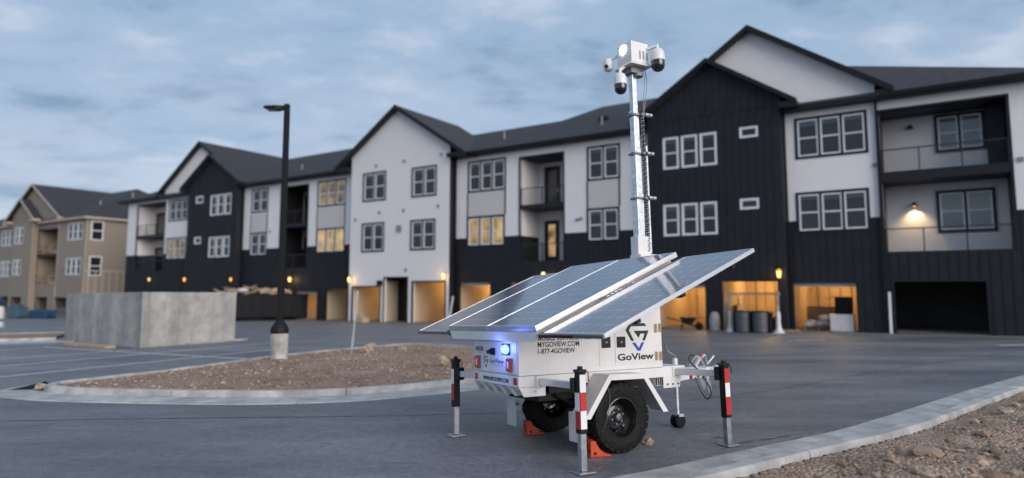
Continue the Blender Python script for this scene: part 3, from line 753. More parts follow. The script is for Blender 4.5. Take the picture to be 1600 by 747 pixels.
            MB().lathe([(0, -.07), (.05, -.05), (.06, 0), (.03, .05), (.03, .09)], 10, Matrix.Translation(lo_.location + Vector((0, .02, .12)))).build('ceiling_bulb', MA['bulb'], o, smooth=True)
        return o
    def chevron(s, name, sc_, half, zr, ze, d0, d1, th, m, par=None):
        X = s.x(sc_); sl = (zr - ze) / half; v = th * math.sqrt(1 + sl * sl)
        b = MB(); b.prism([(X - half, ze), (X, zr), (X + half, ze), (X + half, ze - v), (X, zr - v), (X - half, ze - v)], 1, s.y(d0), s.y(d1)); return b.build(name, m, par or s.e)
    def gable(s, sc_, half, zr, ze, d0, d1, hw, wm, wd, zt, roofm, fas, fth=.24):
        # roof over a gable with its barge boards and the wall triangle
        r = s.chevron('roof', sc_, half, zr, ze, d0 + .02, d1, .16, roofm)
        s.chevron('barge_board', sc_, half + .03, zr + .03, ze + .02, d0 - .05, d0 + .018, fth, fas, r)
        X = s.x(sc_); sl = (zr - ze) / half; v = .165 * math.sqrt(1 + sl * sl)
        b = MB(); zs = zr - v - sl * hw
        b.add([(X - hw, s.y(wd), zt), (X + hw, s.y(wd), zt), (X + hw, s.y(wd), zs), (X, s.y(wd), zr - v), (X - hw, s.y(wd), zs)], [(0, 1, 2, 3, 4)])
        gw = b.build('gable_wall', wm, s.e, fixn=False)
        if wm is MA['dark']:
            n_ = int(2 * hw / .36)
            for i in range(1, n_):
                x_ = -hw + 2 * hw * i / n_; zt_ = zr - v - sl * abs(x_) - .02
                if zt_ - zt > .2: MB().box(X + x_ - .025, X + x_ + .025, s.y(wd) - .023, s.y(wd) - .001, zt + .05, zt_).build('batten', wm, gw)
        # soffit returns at the two lower corners
        for q in (-1, 1):
            g = MB(); x0, x1 = X + q * (half + .02), X + q * (hw + .01); g.box(min(x0, x1), max(x0, x1), s.y(d0), s.y(wd) + .3, ze - .32, ze - .06); g.build('eave_return', fas, r)
        return r
    def lamp(s, q, z, d, power=0, m='bulb', r=.15, down=True):
        x, y = s.x(q), s.y(d)
        b = MB(); b.box(x - .06, x + .06, y - .04, y, z - .12, z + .16); b.lathe([(.02, .18), (.09, .17), (.15, .10)], 12, Matrix.Translation((x, y - .17, z))); b.bar((x, y - .02, z + .17), (x, y - .17, z + .19), .03, .03)
        o = b.build('wall_lamp', MA['black'], s.e, smooth=True)
        MB().lathe([(0, -.22), (.06, -.20), (.085, -.08), (.10, .06), (.09, .14), (0, .16)], 12, Matrix.Translation((x, y - .17, z)) @ Matrix.Scale(r / .17, 4)).build('lamp_glass', MA[m], o, smooth=True)
        if power:
            l = bpy.data.lights.new('lamp_light', 'POINT'); l.energy = power; l.color = (1, .62, .25); l.shadow_soft_size = .12
            q_ = bpy.data.objects.new('lamp_light', l); q_.location = (x, y - .36, z - .05); col.objects.link(q_); q_.parent = o
        return o
    def railing(s, par, a, c, zf, d, posts, h=1.05, cables=8, m='rail'):
        y = s.y(d); X = s.x
        MB().box(X(c), X(a), y - .03, y + .03, zf + h - .05, zf + h).build('top_rail', MA[m], par)
        for q in posts: MB().box(X(q) - .025, X(q) + .025, y - .025, y + .025, zf, zf + h - .05).build('rail_post', MA[m], par)
        b = MB()
        for i in range(cables): z = zf + .1 + (h - .2) * i / (cables - 1); b.box(X(c), X(a), y - .006, y + .006, z, z + .012)
        b.build('rail_cables', MA[m], par, kind='stuff', fixn=False)
    def balcony(s, a, c, z0, z1, slab0, slab1, d, depth, wall_up, wall_lo, side_m, side_lo, zb=4.9):
        # recess with an upper deck; returns (recess, back plane)
        X = s.x; y = s.y(d); y1 = y + depth
        b = MB(); lo, hi = X(c), X(a)
        zl = min(zb, z1)
        def bandq(p, q_, za, zc, mi):
            b.mi = mi; b.quad((*p, za), (*q_, za), (*q_, zc), (*p, zc))
        for za, zc, mb, ms in ((z0, zl, 1, 3), (zl, slab0, 0, 2), (slab1, z1, 0, 2)):
            bandq((lo, y1), (hi, y1), za, zc, mb); bandq((lo, y + .03), (lo, y1), za, zc, ms); bandq((hi, y + .03), (hi, y1), za, zc, ms)
        b.mi = 4; b.box(lo, hi, y + .05, y1, z0 - .2, z0); b.quad((lo, y + .03, z1), (hi, y + .03, z1), (hi, y1, z1), (lo, y1, z1))
        o = b.build('balcony', [wall_up, wall_lo, side_m, side_lo, MA['trim']], s.e, fixn=False)
        MB().box(lo, hi, y - .02, y1 - .01, slab0, slab1).build('deck', MA['trim'], o)
        f = MB(); t = .1
        f.box(lo - t, lo, y - .035, y + .04, z0, z1 + t); f.box(hi, hi + t, y - .035, y + .04, z0, z1 + t); f.box(lo, hi, y - .035, y + .04, z1, z1 + t); f.build('opening_trim', MA['trim'], o)
        return o
    def door(s, par, a, c, z0, z1, d, lit=False):
        X = s.x; y = s.y(d); b = MB(); s.frame(b, a, c, z0, z1, y - .06, y - .002, .1); b.box(X(c) + .1, X(a) - .1, y - .04, y - .003, z0 + .1, z0 + .3)
        o = b.build('door', MA['black'], par)
        MB().box(X(c) + .28, X(a) - .28, y - .03, y - .02, z0 + .35, z1 - .25).build('pane', MA['lit_dim'] if lit else MA['dome'], o) if par is s.e else MB().box(X(c) + .28, X(a) - .28, y - .03, y - .02, z0 + .35, z1 - .25).build('door_pane', MA['lit_dim'] if lit else MA['dome'], par)
        MB().box(X(c) + .1, X(a) - .1, y - .019, y - .004, z0 + .3, z1 - .1).build('door_leaf', MA['black'], par)
        MB().box(X(a) - .16, X(a) - .13, y - .11, y - .06, z0 + 1.0, z0 + 1.12).build('door_handle', MA['chrome'], par)

# ---------------- the long three-storey block
B = Bld('apartment_building', 31.6, 0, 'long three-storey black and white apartment block with lit garages behind the trailer')
Z0 = -1.9; ZB = 4.9; ZE = 10.3
T = MA['trim']
sec = {}
HD = [(2.66, 5.64, 8.0, 9.87), (-2.6, 2.1, 3.3, 9.74), (2.73, 5.71, 4.38, 6.2), (3.38, 6.07, Z0, 1.9), (-1.5, 1.85, Z0, 1.95)]
HC = [(22.89, 25.74, 7.95, 9.87), (22.98, 25.8, 4.38, 6.2), (18.7, 21.73, 3.3, 9.73), (15.07, 17.0, 7.95, 9.82), (15.15, 17.05, 4.39, 6.17), (24.0, 26.5, Z0, 2.0), (20.0, 22.5, Z0, 1.98)]
HB = [(46.75, 48.87, 8.05, 9.95), (46.8, 48.9, 4.4, 6.2), (41.7, 45.0, 3.27, 9.8), (37.45, 40.5, 8.0, 9.87), (37.47, 40.5, 4.4, 6.15), (40.3, 43.0, Z0, 1.36), (36.97, 39.38, Z0, 1.56)]
HA = [(58.7, 61.75, 8.05, 9.95), (58.72, 61.9, 4.4, 6.3), (62.5, 67.6, 3.27, 9.9)]
HW = [(32.7, 34.84, 7.93, 9.88), (28.05, 30.12, 7.9, 9.82), (32.8, 34.86, 4.28, 6.22), (28.13, 30.17, 4.28, 6.19), (33.07, 35.76, Z0, 1.7), (30.5, 32.6, Z0, 2.33), (27.19, 29.97, Z0, 2.04)]
def tri(a, c, z0, z1, g=.13):
    w_ = (c - a - 2 * g) / 3; return [(a + k * (w_ + g), a + k * (w_ + g) + w_, z0, z1) for k in range(3)]
HR = [*tri(9.36, 12.23, 7.97, 9.68), *tri(9.43, 12.28, 4.39, 6.07), (7.31, 8.21, 9.17, 9.72), (7.38, 8.3, 5.56, 6.1), (10.15, 12.7, Z0, 1.85), (6.66, 9.28, Z0, 1.98)]
HL = [*tri(50.93, 54.0, 8.0, 9.82), *tri(50.95, 54.0, 4.32, 6.1), (55.15, 56.29, 9.25, 9.9), (55.25, 56.29, 5.57, 6.2), (51.2, 53.6, Z0, 1.15), (54.2, 56.6, Z0, 1.15)]
PG = .62
def block(a, c, d, holes, up, lo, each, zt=ZE):
    u_ = B.wall('upper_wall', a, c, ZB, zt, d, holes, up)
    l_ = B.wall('lower_wall', a, c, Z0, ZB, d, holes, lo)
    zb = min(fground(a, d), fground(c, d))
    B.battens(a, c, zb, ZB - .02, d, holes, lo, l_, .36, each)
    MB().box(B.x(c), B.x(a), B.y(d) - .03, B.y(d) - .001, ZB - .05, ZB + .03).build('belt_trim', T, l_) if False else None
    return u_, l_
block(-3.9, 6.3, 0, HD, MA['white_lap'], MA['dark'], True)
block(13.1, 26.86, 0, HC, MA['white_batten'], MA['dark'], True)
block(36.2, 50.05, 0, HB, MA['white_batten'], MA['dark'], False)
block(57.5, 69.46, 0, HA, MA['white_batten'], MA['dark'], False)
# dark gabled bays
for (a, c, hs, each) in ((6.27, 13.1, HR, True), (50.04, 57.53, HL, False)):
    wl = B.wall('bay_wall', a, c, Z0, 10.6, -PG, hs, MA['dark'])
    B.battens(a, c, min(fground(a), fground(c)), 10.6, -PG, hs, MA['dark'], wl, .36, each)
    for q in (a, c): B.side('bay_side', q, -PG, .02, Z0, 10.7, MA['dark'])
B.wall('bay_wall', 26.86, 36.15, Z0, 10.4, -PG, HW, MA['white_panel'])
for q in (26.86, 36.15): B.side('bay_side', q, -PG, .02, Z0, 10.7, MA['trim'])
# ends and back
for q in (-3.9, 69.46): B.side('end_wall', q, 0, 18, Z0, ZE, MA['white_panel'])
B.wall('back_wall', -3.9, 69.46, Z0, ZE, 18, [], MA['white_panel'])
# windows
LBL = 'pair of glowing yellow windows'
B.window(2.66, 5.64, 8.0, 9.87, 3, 0, trim=T); B.window(2.73, 5.71, 4.38, 6.2, 3, 0, trim=T)
B.window(22.89, 25.74, 7.95, 9.87, 3, 0, trim=T); B.window(22.98, 25.8, 4.38, 6.2, 3, 0, lit='full', trim=T, label='triple window glowing warm yellow')
B.window(15.07, 17.0, 7.95, 9.82, 2, 0, trim=T); B.window(15.15, 17.05, 4.39, 6.17, 2, 0, trim=T)
B.window(46.75, 48.87, 8.05, 9.95, 2, 0, trim=T); B.window(46.8, 48.9, 4.4, 6.2, 2, 0, trim=T)
B.window(37.45, 40.5, 8.0, 9.87, 3, 0, lit='dim', trim=T, label='triple window faintly lit from inside'); B.window(37.47, 40.5, 4.4, 6.15, 3, 0, lit='full', trim=T, label='triple window glowing yellow left of the white gable')
B.window(58.7, 61.75, 8.05, 9.95, 3, 0, trim=T); B.window(58.72, 61.9, 4.4, 6.3, 3, 0, lit='dim', trim=T, label='far triple window lit from inside')
for h in HW[:4]: B.window(*h, 2, -PG, trim=T)
for h in HR[:6]: B.window(*h, 1, -PG)
for h in HR[6:8]: B.window(*h, 1, -PG, rail=False, blind=False)
for h in HL[:6]: B.window(*h, 1, -PG)
for h in HL[6:8]: B.window(*h, 1, -PG, rail=False, blind=False)
# framed panels between the stacked windows
for (a, c) in ((22.9, 25.78), (15.1, 17.03), (46.78, 48.9), (37.46, 40.5)):
    p = MB().box(B.x(c), B.x(a), B.y(0) - .02, B.y(0) - .003, 6.3, 7.85).build('accent_panel', MA['accent'], B.e)
    f = MB(); f.box(B.x(c) - .085, B.x(c), B.y(0) - .036, B.y(0) - .002, 6.285, 7.865); f.box(B.x(a), B.x(a) + .085, B.y(0) - .036, B.y(0) - .002, 6.285, 7.865); f.build('panel_trim', T, p)
# garages
WT = (1, .60, .22)
B.garage(3.38, 6.07, 1.9, 0, 43, label='lit garage bay with stored boxes')
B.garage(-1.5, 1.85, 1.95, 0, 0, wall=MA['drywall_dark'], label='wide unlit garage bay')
B.garage(24.0, 26.5, 2.0, 0, 50); B.garage(20.0, 22.5, 1.98, 0, 40)
B.garage(40.3, 43.0, 1.36, 0, 50); B.garage(36.97, 39.38, 1.56, 0, 8, tint=(1, .8, .6))
B.garage(10.15, 12.7, 1.85, -PG, 56); B.garage(6.66, 9.28, 1.98, -PG, 56)
B.garage(33.07, 35.76, 1.7, -PG, 43); B.garage(27.19, 29.97, 2.04, -PG, 43)
B.garage(51.2, 53.6, 1.15, -PG, 29); B.garage(54.2, 56.6, 1.15, -PG, 29)
gb = B.garage(30.5, 32.6, 2.33, -PG, 0, depth=1.6, wall=MA['black_rough'], label='recessed black entry door')
B.door(gb, 30.9, 32.2, fground(31.5) + .05, 1.9, .9)
# balconies
o = B.balcony(-2.6, 2.1, 3.3, 9.74, 6.5, 6.93, 0, 1.9, MA['white_lap'], MA['white_lap'], T, T)
for zf in (3.3, 6.93): B.railing(o, -2.6, 2.1, zf, .06, (-2.57, -.95, .62, 2.07))
B.window(-1.85, -.1, 8.0, 9.6, 2, 1.84, trim=T); B.window(-2.05, 0.0, 4.28, 6.05, 2, 1.84, trim=T)
MB().box(B.x(-1.95), B.x(-2.58), 1.2, 1.88, 6.95, 9.7).build('storage_closet', MA['dark'], o)
for z, p in ((5.5, 9), (9.2, 0)):
    l_ = MB(); x = B.x(.95); l_.box(x - .05, x + .05, 1.82, 1.9, z, z + .14); l_.lathe([(.05, .16), (.06, .10), (.17, -.02), (.165, -.02), (.05, .09)], 14, Matrix.Translation((x, 1.72, z))); l_ = l_.build('wall_lamp', MA['black'], B.e, smooth=True)
    MB().lathe([(0, -.04), (.06, -.03), (.07, .03), (0, .08)], 10, Matrix.Translation((x, 1.72, z))).build('lamp_glass', MA['bulb2'] if p else MA['lens_grey'], l_, smooth=True)
    if p:
        s_ = bpy.data.lights.new('lamp_light', 'SPOT'); s_.energy = 34; s_.color = (1, .68, .32); s_.spot_size = R(125); s_.spot_blend = .8; s_.shadow_soft_size = .05
        q_ = bpy.data.objects.new('lamp_light', s_); q_.location = (x, 1.66, z - .06); col.objects.link(q_); q_.parent = l_
o = B.balcony(18.7, 21.73, 3.3, 9.73, 6.55, 6.78, 0, 2.2, MA['white_panel'], MA['white_panel'], MA['white_panel'], MA['dark'])
for zf in (3.3, 6.78): B.railing(o, 18.7, 21.73, zf, .06, (18.73, 20.2, 21.7))
B.door(o, 20.1, 21.25, 6.8, 9.45, 2.19); B.door(o, 20.2, 21.25, 3.32, 5.95, 2.19, lit=True)
for z in (3.3, 6.8): MB().box(B.x(20.0), B.x(19.85), 2.1, 2.17, z, z + 2.6).build('post_trim', MA['sash'], o)
o = B.balcony(41.7, 45.0, 3.27, 9.8, 6.5, 6.8, 0, 2.2, MA['osb'], MA['dark'], T, T)
for zf in (3.27, 6.8): B.railing(o, 41.7, 45.0, zf, .06, (41.73, 43.3, 44.97))
B.door(o, 43.4, 44.7, 6.82, 9.4, 2.19); B.door(o, 43.4, 44.7, 3.3, 5.9, 2.19)
o = B.balcony(62.5, 67.6, 3.27, 9.9, 6.55, 6.85, 0, 1.9, MA['white_panel'], MA['white_panel'], MA['white_panel'], MA['dark'])
for zf in (3.27, 6.85): B.railing(o, 62.5, 67.6, zf, .06, (62.53, 64.2, 65.9, 67.57))
B.door(o, 65.6, 67.5, 6.87, 9.3, 1.89); B.door(o, 65.6, 67.5, 3.3, 5.75, 1.89)
MB().box(B.x(67.55), B.x(64.2), .15, .2, 3.3, 4.85).build('dark_screen', MA['dark'], o)
# lamps by the garages
for q, z, d, p, m, r in ((64.5, 2.5, 0, 0, 'bulb2', .16), (57.3, 2.45, -PG, 0, 'bulb', .18), (50.3, 2.4, -PG, 0, 'bulb', .16), (43.36, 2.36, 0, 14, 'bulb', .2), (35.95, 2.3, -PG, 7, 'bulb2', .2), (27.15, 2.5, -PG, 7, 'bulb2', .2), (20.0, 2.5, 0, 5, 'bulb2', .18), (6.55, 2.39, -PG, 9, 'bulb', .2)):
    B.lamp(q, z, d, p, m, r)
# small wall vents
for q, z in ((33.6, 10.4), (30.9, 10.45), (27.6, 10.55), (33.2, 7.0), (30.9, 7.0), (27.8, 7.1), (31.3, 5.75), (30.6, 2.9), (35.6, 6.6)):
    w_ = .1 if z != 5.75 else .24; MB().box(B.x(q) - w_, B.x(q) + w_, -PG - .06, -PG - .002, z - w_, z + w_).build('vent_cover', MA['lens_grey'], B.e)
for q, z in ((2.35, 7.3), (-2.95, 7.0), (17.5, 5.7), (17.75, 5.65), (46.3, 6.3)): MB().box(B.x(q) - .1, B.x(q) + .1, -.06, -.002, z - .09, z + .09).build('vent_cover', MA['lens_grey'], B.e)
# roofs
def hip(bl, a, c, d0, d1, ze, ra, rc, rd, zr, m, th=.22, fm=None):
    X = bl.x; y = bl.y; b = MB()
    b.add([(X(c), y(d0), ze), (X(a), y(d0), ze), (X(a), y(d1), ze), (X(c), y(d1), ze), (X(rc), y(rd), zr), (X(ra), y(rd), zr)], [(0, 1, 5, 4), (1, 2, 5), (2, 3, 4, 5), (3, 0, 4)])
    o = b.build('roof', m, bl.e, fixn=False)
    f = MB(); f.box(X(c) + .01, X(a) - .01, y(d0) + .01, y(d1) - .01, ze - th, ze - .006); f.build('soffit', fm or MA['fascia'], o); return o
r1 = hip(B, -4.4, 25, -.55, 19, 10.47, 4.1, 20.4, 9.2, 15.0, MA['shingle'])
r2 = hip(B, 39.5, 70.5, -.55, 19, 10.45, 43.2, 61.2, 9.2, 15.0, MA['shingle'])
b = MB(); X = B.x; b.add([(X(48), -.545, 10.43), (X(15), -.545, 10.43), (X(15), 7.4, 13.9), (X(48), 7.4, 13.9), (X(15), 15.3, 10.43), (X(48), 15.3, 10.43)], [(0, 1, 2, 3), (3, 2, 4, 5)]); r3 = b.build('roof', MA['shingle'], B.e, fixn=False)
MB().box(X(39.6), X(24.9), -.53, 12, 10.2, 10.42).build('soffit', MA['fascia'], r3)
# white gable with a hipped back
gr = B.gable(31.5, 6.0, 14.45, 10.55, -PG - .42, 6.2, 4.64, MA['white_panel'], -PG, 10.4, MA['shingle'], MA['fascia'], .26)
b = MB(); b.add([(X(25.5), 6.19, 10.55), (X(37.5), 6.19, 10.55), (X(31.5), 6.19, 14.45), (X(31.5), 9.0, 12.4)], [(0, 3, 2), (1, 2, 3)]); b.build('roof', MA['shingle'], B.e, fixn=False)
B.gable(9.68, 4.25, 13.5, 10.68, -PG - .42, 6.5, 3.42, MA['dark'], -PG, 10.55, MA['shingle'], MA['fascia'], .2)
B.gable(7.71, 6.26, 15.03, 10.76, -.42, 9.3, 5.5, MA['white_lap'], 0.0, 10.29, MA['shingle'], MA['fascia'], .24)
B.gable(53.9, 4.4, 13.5, 10.75, -PG - .42, 6.5, 3.74, MA['dark'], -PG, 10.55, MA['shingle'], MA['fascia'], .2)
B.gable(56.6, 6.8, 15.1, 10.8, -.42, 9.3, 6.1, MA['white_panel'], 0.0, 10.29, MA['shingle'], MA['fascia'], .24)
for (a, c) in ((-4.45, 1.9), (13.75, 25.9), (37.2, 49.7), (63.2, 70.55)):
    g = MB(); g.prism([(-.70, 10.42), (-.68, 10.30), (-.56, 10.28), (-.56, 10.48), (-.70, 10.48)], 0, X(c), X(a)); g.build('gutter', MA['gutter'], B.e)
for q, d in ((26.78, -.05), (36.3, -.05), (6.18, -.1), (13.2, -.05), (49.95, -.05), (57.6, -.05), (2.2, -.05)):
    MB().box(X(q) - .05, X(q) + .05, d - .1, d, fground(q) + .1, 10.25).build('downspout', MA['gutter'], B.e)
for q, d, z in ((24.9, 2.9, 11.9), (17.0, 1.9, 11.6), (45.3, 2.2, 11.6)):
    b = MB(); b.cyl((X(q), d, z - .4), (X(q), d, z + .55), .07, n=10); b.build('roof_vent_pipe', MA['lens_grey'], B.e)
for q, d, z in ((17.6, 3.4, 12.35), (14.2, 2.0, 11.85)):
    b = MB(); b.prism([(d - .25, z - .1), (d - .2, z + .2), (d + .3, z + .25), (d + .3, z)], 0, X(q) - .25, X(q) + .25); b.build('roof_vent', MA['black_rough'], B.e)
# thin concrete threshold in front of the garages
for (a, c, d) in ((-3.9, 6.2, 0), (6.3, 13, -PG), (13.2, 26.7, 0), (26.9, 36, -PG), (36.3, 50, 0)):
    b = MB(); p = [fpos(a, d - 1.1), fpos(c, d - 1.1), fpos(c, d), fpos(a, d)]
    b.add([(q.x, q.y, gz(q.x, q.y) + .006) for q in p], [(0, 1, 2, 3)]); tag(b.build('garage_apron', MA['slab'], fixn=False), kind='structure')

# ---------------- tan house under construction, far left
H = Bld('tan_house', 91, .4, 'tan unfinished house with raw balconies behind the concrete enclosure')
X = H.x; DT = .4; TZ = -2.2
HT = [(80.1, 83.65, 7.05, 9.0), (80.05, 83.6, 3.1, 5.0), (86.1, 91.4, 2.0, 8.55), (83.1, 86.0, TZ, .45), (88.0, 90.57, TZ, .48)]
H.wall('lower_wall', 79.2, 91.5, TZ, 4.0, DT, HT, MA['tan_bat']); H.wall('upper_wall', 79.2, 91.5, 4.0, 9.5, DT, HT, MA['tan_lap'])
HS = [(94.1, 96.5, 7.05, 9.1), (94.2, 96.5, 3.2, 5.1), (93.6, 96.2, TZ, .45)]
H.wall('bay_wall', 91.4, 97.3, TZ, 10.0, DT - .6, HS, MA['tan_bat'])
for q in (91.4, 97.3): H.side('bay_side', q, DT - .6, DT + .02, TZ, 10.2, MA['tan_bat_y'])
HV = [(98.7, 102.3, 7.0, 9.1), (98.8, 102.3, 3.05, 5.05), (98.6, 101.2, TZ, .45), (104, 107, 7.0, 9.1), (104, 107, 3.05, 5.05), (104, 107, TZ, .45)]
H.wall('left_wall', 97.3, 114, TZ, 9.5, DT, HV, MA['tan_grey'])
H.side('end_wall', 79.2, DT, 17, TZ, 9.5, MA['tan_lap']); H.side('end_wall', 114, DT, 17, TZ, 9.5, MA['tan_lap'])
MB().box(X(79.2) + .002, X(79.2) + .05, 0, 16.5, 3.45, 3.6).build('belt_trim', MA['tan_trim'], H.e)
for i in range(18): MB().box(X(79.2) + .002, X(79.2) + .035, .4 + i * .75, .5 + i * .75, TZ, 3.44).build('batten', MA['tan_trim'], H.e)
for q in (79.26, 86.0, 91.3, 97.4): MB().box(X(q) - .12, X(q) + .12, -.03 - (.6 if 91 < q < 92 else 0), .0 - (.6 if 91 < q < 92 else 0) - .002, TZ, 9.4).build('corner_board', MA['tan_trim'], H.e)
for h in HT[:2] + HV[:2] + HV[3:5]: H.window(*h, 3, DT)
for h in HS[:2]: H.window(*h, 2, DT - .6)
for z0_, z1_ in ((7.05, 9.0), (3.1, 5.05)):
    f = MB(); xx = X(79.2)
    for (a0, a1, c0, c1) in ((.45, 1.75, z0_ - .12, z0_), (.45, 1.75, z1_, z1_ + .12), (.45, .57, z0_, z1_), (1.63, 1.75, z0_, z1_), (.57, 1.63, (z0_ + z1_) / 2 - .05, (z0_ + z1_) / 2 + .05)): f.box(xx + .002, xx + .05, a0, a1, c0, c1)
    wq = f.build('window', MA['sash'], H.e)
    for k in (0, 1): zz0 = z0_ + (z1_ - z0_) / 2 * k; MB().box(xx + .003, xx + .02, .57, 1.63, zz0 + .05 * k, zz0 + (z1_ - z0_) / 2 - .05 * (1 - k)).build('pane', MA['dome'], wq)
for h in (HT[3], HT[4]): H.garage(h[0], h[1], h[3], DT, 0, 5, MA['drywall_dark'])
H.garage(93.6, 96.2, .45, DT - .6, 0, 5, MA['drywall_dark']); H.garage(98.6, 101.2, .45, DT, 0, 5, MA['drywall_dark']); H.garage(104, 107, .45, DT, 0, 5, MA['drywall_dark'])
o = H.balcony(86.1, 91.4, 2.0, 8.55, 5.35, 5.65, DT, 2.4, MA['wood'], MA['wood'], MA['tan_bat_y'], MA['tan_bat_y'], 3)
for zf in (2.0, 5.65):
    for zr in (.45, 1.0): MB().box(X(91.4), X(86.1), .02, .07, zf + zr, zf + zr + .1).build('temporary_rail', MA['wood'], o)
    for q in (88, 89.8): MB().box(X(q) - .05, X(q) + .05, .0, .1, zf, zf + 1.1).build('temporary_post', MA['wood'], o)
    b = MB()
    for k in range(7): b.rock((X(87.6) + random.uniform(-1, 1), .6 + random.uniform(0, .8), zf + .2), .3, k + int(zf * 10), .5, 1)
    b.build('stacked_material', MA['plastic'], o)
    MB().box(X(89.4), X(88.2), 2.1, 2.38, zf + .1, zf + 2.3).build('doorway', MA['room'], o)
    for q in (86.5, 87.2, 89.9, 90.6, 91.1): MB().box(X(q) - .06, X(q) + .06, 2.2, 2.39, zf, zf + 2.9).build('wall_stud', MA['osb'], o)
    MB().bar((X(91.2), .3, zf + .2), (X(88.9), .5, zf + 1.7), .12, .05).build('loose_board', MA['wood'], o)
hip(H, 78.7, 114.5, DT - .5, 18, 9.55, 86, 106, 9, 14.3, MA['shingle_tan'], fm=MA['tan_trim'])
H.gable(92.97, 8.0, 14.35, 9.9, DT - .5, 9, 7.2, MA['tan_lap'], DT - .02, 9.3, MA['shingle_tan'], MA['tan_trim'], .2)
H.gable(94.5, 4.2, 12.6, 9.95, DT - 1.1, 5, 3.0, MA['tan_bat'], DT - .6, 9.9, MA['shingle_tan'], MA['tan_trim'], .2)
for q, d, z in ((83.5, 3.2, 11.5), (78.8 + 5, 7, 13.0)): MB().cyl((X(q), d, z - .6), (X(q), d, z + .5), .1, n=10).build('roof_vent_pipe', MA['lens_grey'], H.e)

# ---------------- house further back with a pale unfinished roof
K = Bld('distant_house', 126, 12, 'distant house with a pale unfinished roof at the left edge')
X = K.x
K.wall('wall', 114, 138, -2.4, 9.5, 12, [(117, 119.5, 6.5, 8.5), (122, 124.5, 6.5, 8.5), (117, 119.5, 2.6, 4.6)], MA['tan_lap']); K.side('end_wall', 114, 12, 26, -2.4, 9.5, MA['tan_lap']); K.side('end_wall', 138, 12, 26, -2.4, 9.5, MA['tan_lap'])
for h in ((117, 119.5, 6.5, 8.5), (122, 124.5, 6.5, 8.5), (117, 119.5, 2.6, 4.6)): K.window(*h, 2, 12)
hip(K, 113.4, 138.6, 11.4, 26.6, 9.6, 119, 133, 19, 13.6, MA['pale_roof'], fm=MA['tan_trim'])
# ------------------------------------------------------------------ the surveillance trailer
TR = empty('surveillance_trailer', (0.07241567, 7.00695477, 0.76012906), (-0.04996505, 0.010605, 0.51444689), 'white mobile surveillance trailer with solar panels and a tall camera mast on the asphalt', 'trailer')
bpy.context.view_layer.update()
TM = Matrix.Translation(TR.location) @ TR.rotation_euler.to_matrix().to_4x4()
TI = TM.inverted()
def lg(x, y):
    z = -.83
    for _ in range(4):
        p = TM @ Vector((x, y, z)); z -= (p.z - gz(p.x, p.y))
    return z
WT_, LB = 1.058, 2.008
WP, WS = MA['white_paint'], MA['white_shade']
body = MB().prism([(0, .003), (LB, .003), (LB, 1.27), (0, .43)], 1, 0, WT_).build('body', WP, TR, bevel=.008)
MB().box(-.006, LB + .006, -.006, WT_ + .006, -.113, .0).build('frame_rail', WP, TR, bevel=.006)
# hatches on the near side
h1 = MB().prism([(1.06, .06), (1.965, .06), (1.965, .60), (1.06, .60)], 1, -.006, -.0005).build('hatch', WP, TR, bevel=.003)
h2 = MB().box(1.285, 1.90, -.013, -.0065, .085, .552).build('hatch_door', WP, h1, bevel=.003)
for x, z, d in ((1.155, .323, -.0065), (1.369, .321, -.0135)):
    k = MB().box(x - .062, x + .062, d - .012, d, z - .062, z + .062).build('latch', MA['black'], h1, bevel=.012)
    MB().box(x - .03, x + .03, d - .02, d - .0125, z - .028, z + .028).build('latch_paddle', MA['rim'], h1, bevel=.006)
    MB().cyl((x - .005, d - .0205, z), (x - .005, d - .026, z), .010, n=10).build('latch_key', MA['chrome'], h1)
for x, z, d in ((1.905, .47, -.0135), (1.978, .475, -.0065), (1.90, .142, -.0135), (1.972, .14, -.0065)):
    b = MB(); b.box(x - .022, x + .022, d - .006, d, z - .05, z + .05); b.cyl((x, d - .006, z - .05), (x, d - .006, z + .05), .008, n=8); b.build('hinge', MA['gold'], h1)
SD = Matrix(((1, 0, 0, 0), (0, 0, -1, 0), (0, 1, 0, 0), (0, 0, 0, 1)))
RM = Matrix(((0, 0, -1, 0), (-1, 0, 0, 0), (0, 1, 0, 0), (0, 0, 0, 1)))
def side_text(name, body_, x, z, h, wd, m, d=-.0005, off=0.0, par=None): return text(name, body_, h / .70, m, par or TR, Matrix.Translation((x, d - .0012, z)) @ SD, width=wd, offset=off)
side_text('lettering', 'MOBILE SURVEILLANCE', .241, .368, .055, .71, MA['ink'], off=.0012)
side_text('lettering', 'MYGOVIEW.COM', .241, .298, .056, .546, MA['ink'], off=.0012)
side_text('lettering', '1-877-4GOVIEW', .241, .228, .052, .485, MA['ink'], off=.0012)
side_text('lettering', 'GoView', 1.312, .112, .074, .545, MA['ink'], d=-.0135, off=.003)
def lx(zx): return 1.442 + (zx - 405) * .001828
def lz(zy): return .534 - (zy - 187) * .001408
def logo(polys, m, name, y=-.0145, M=None):
    b = MB()
    for p in polys: b.prism([(lx(a), lz(c)) for a, c in p], 1, y - .001, y + .0008)
    o = b.build(name, m, TR); return o
gpoly = [[(562, 187), (440, 187), (405, 242), (449, 332), (472, 332), (434, 243), (452, 212), (582, 212)], [(472, 250), (597, 250), (563, 332), (541, 332), (562, 275), (528, 275), (510, 309)]]
vpoly = [[(455, 347), (481, 347), (510, 392), (533, 347), (557, 347), (522, 415), (498, 415)]]
logo(gpoly, MA['ink'], 'logo_mark'); logo(vpoly, MA['ink_blue'], 'logo_chevron')
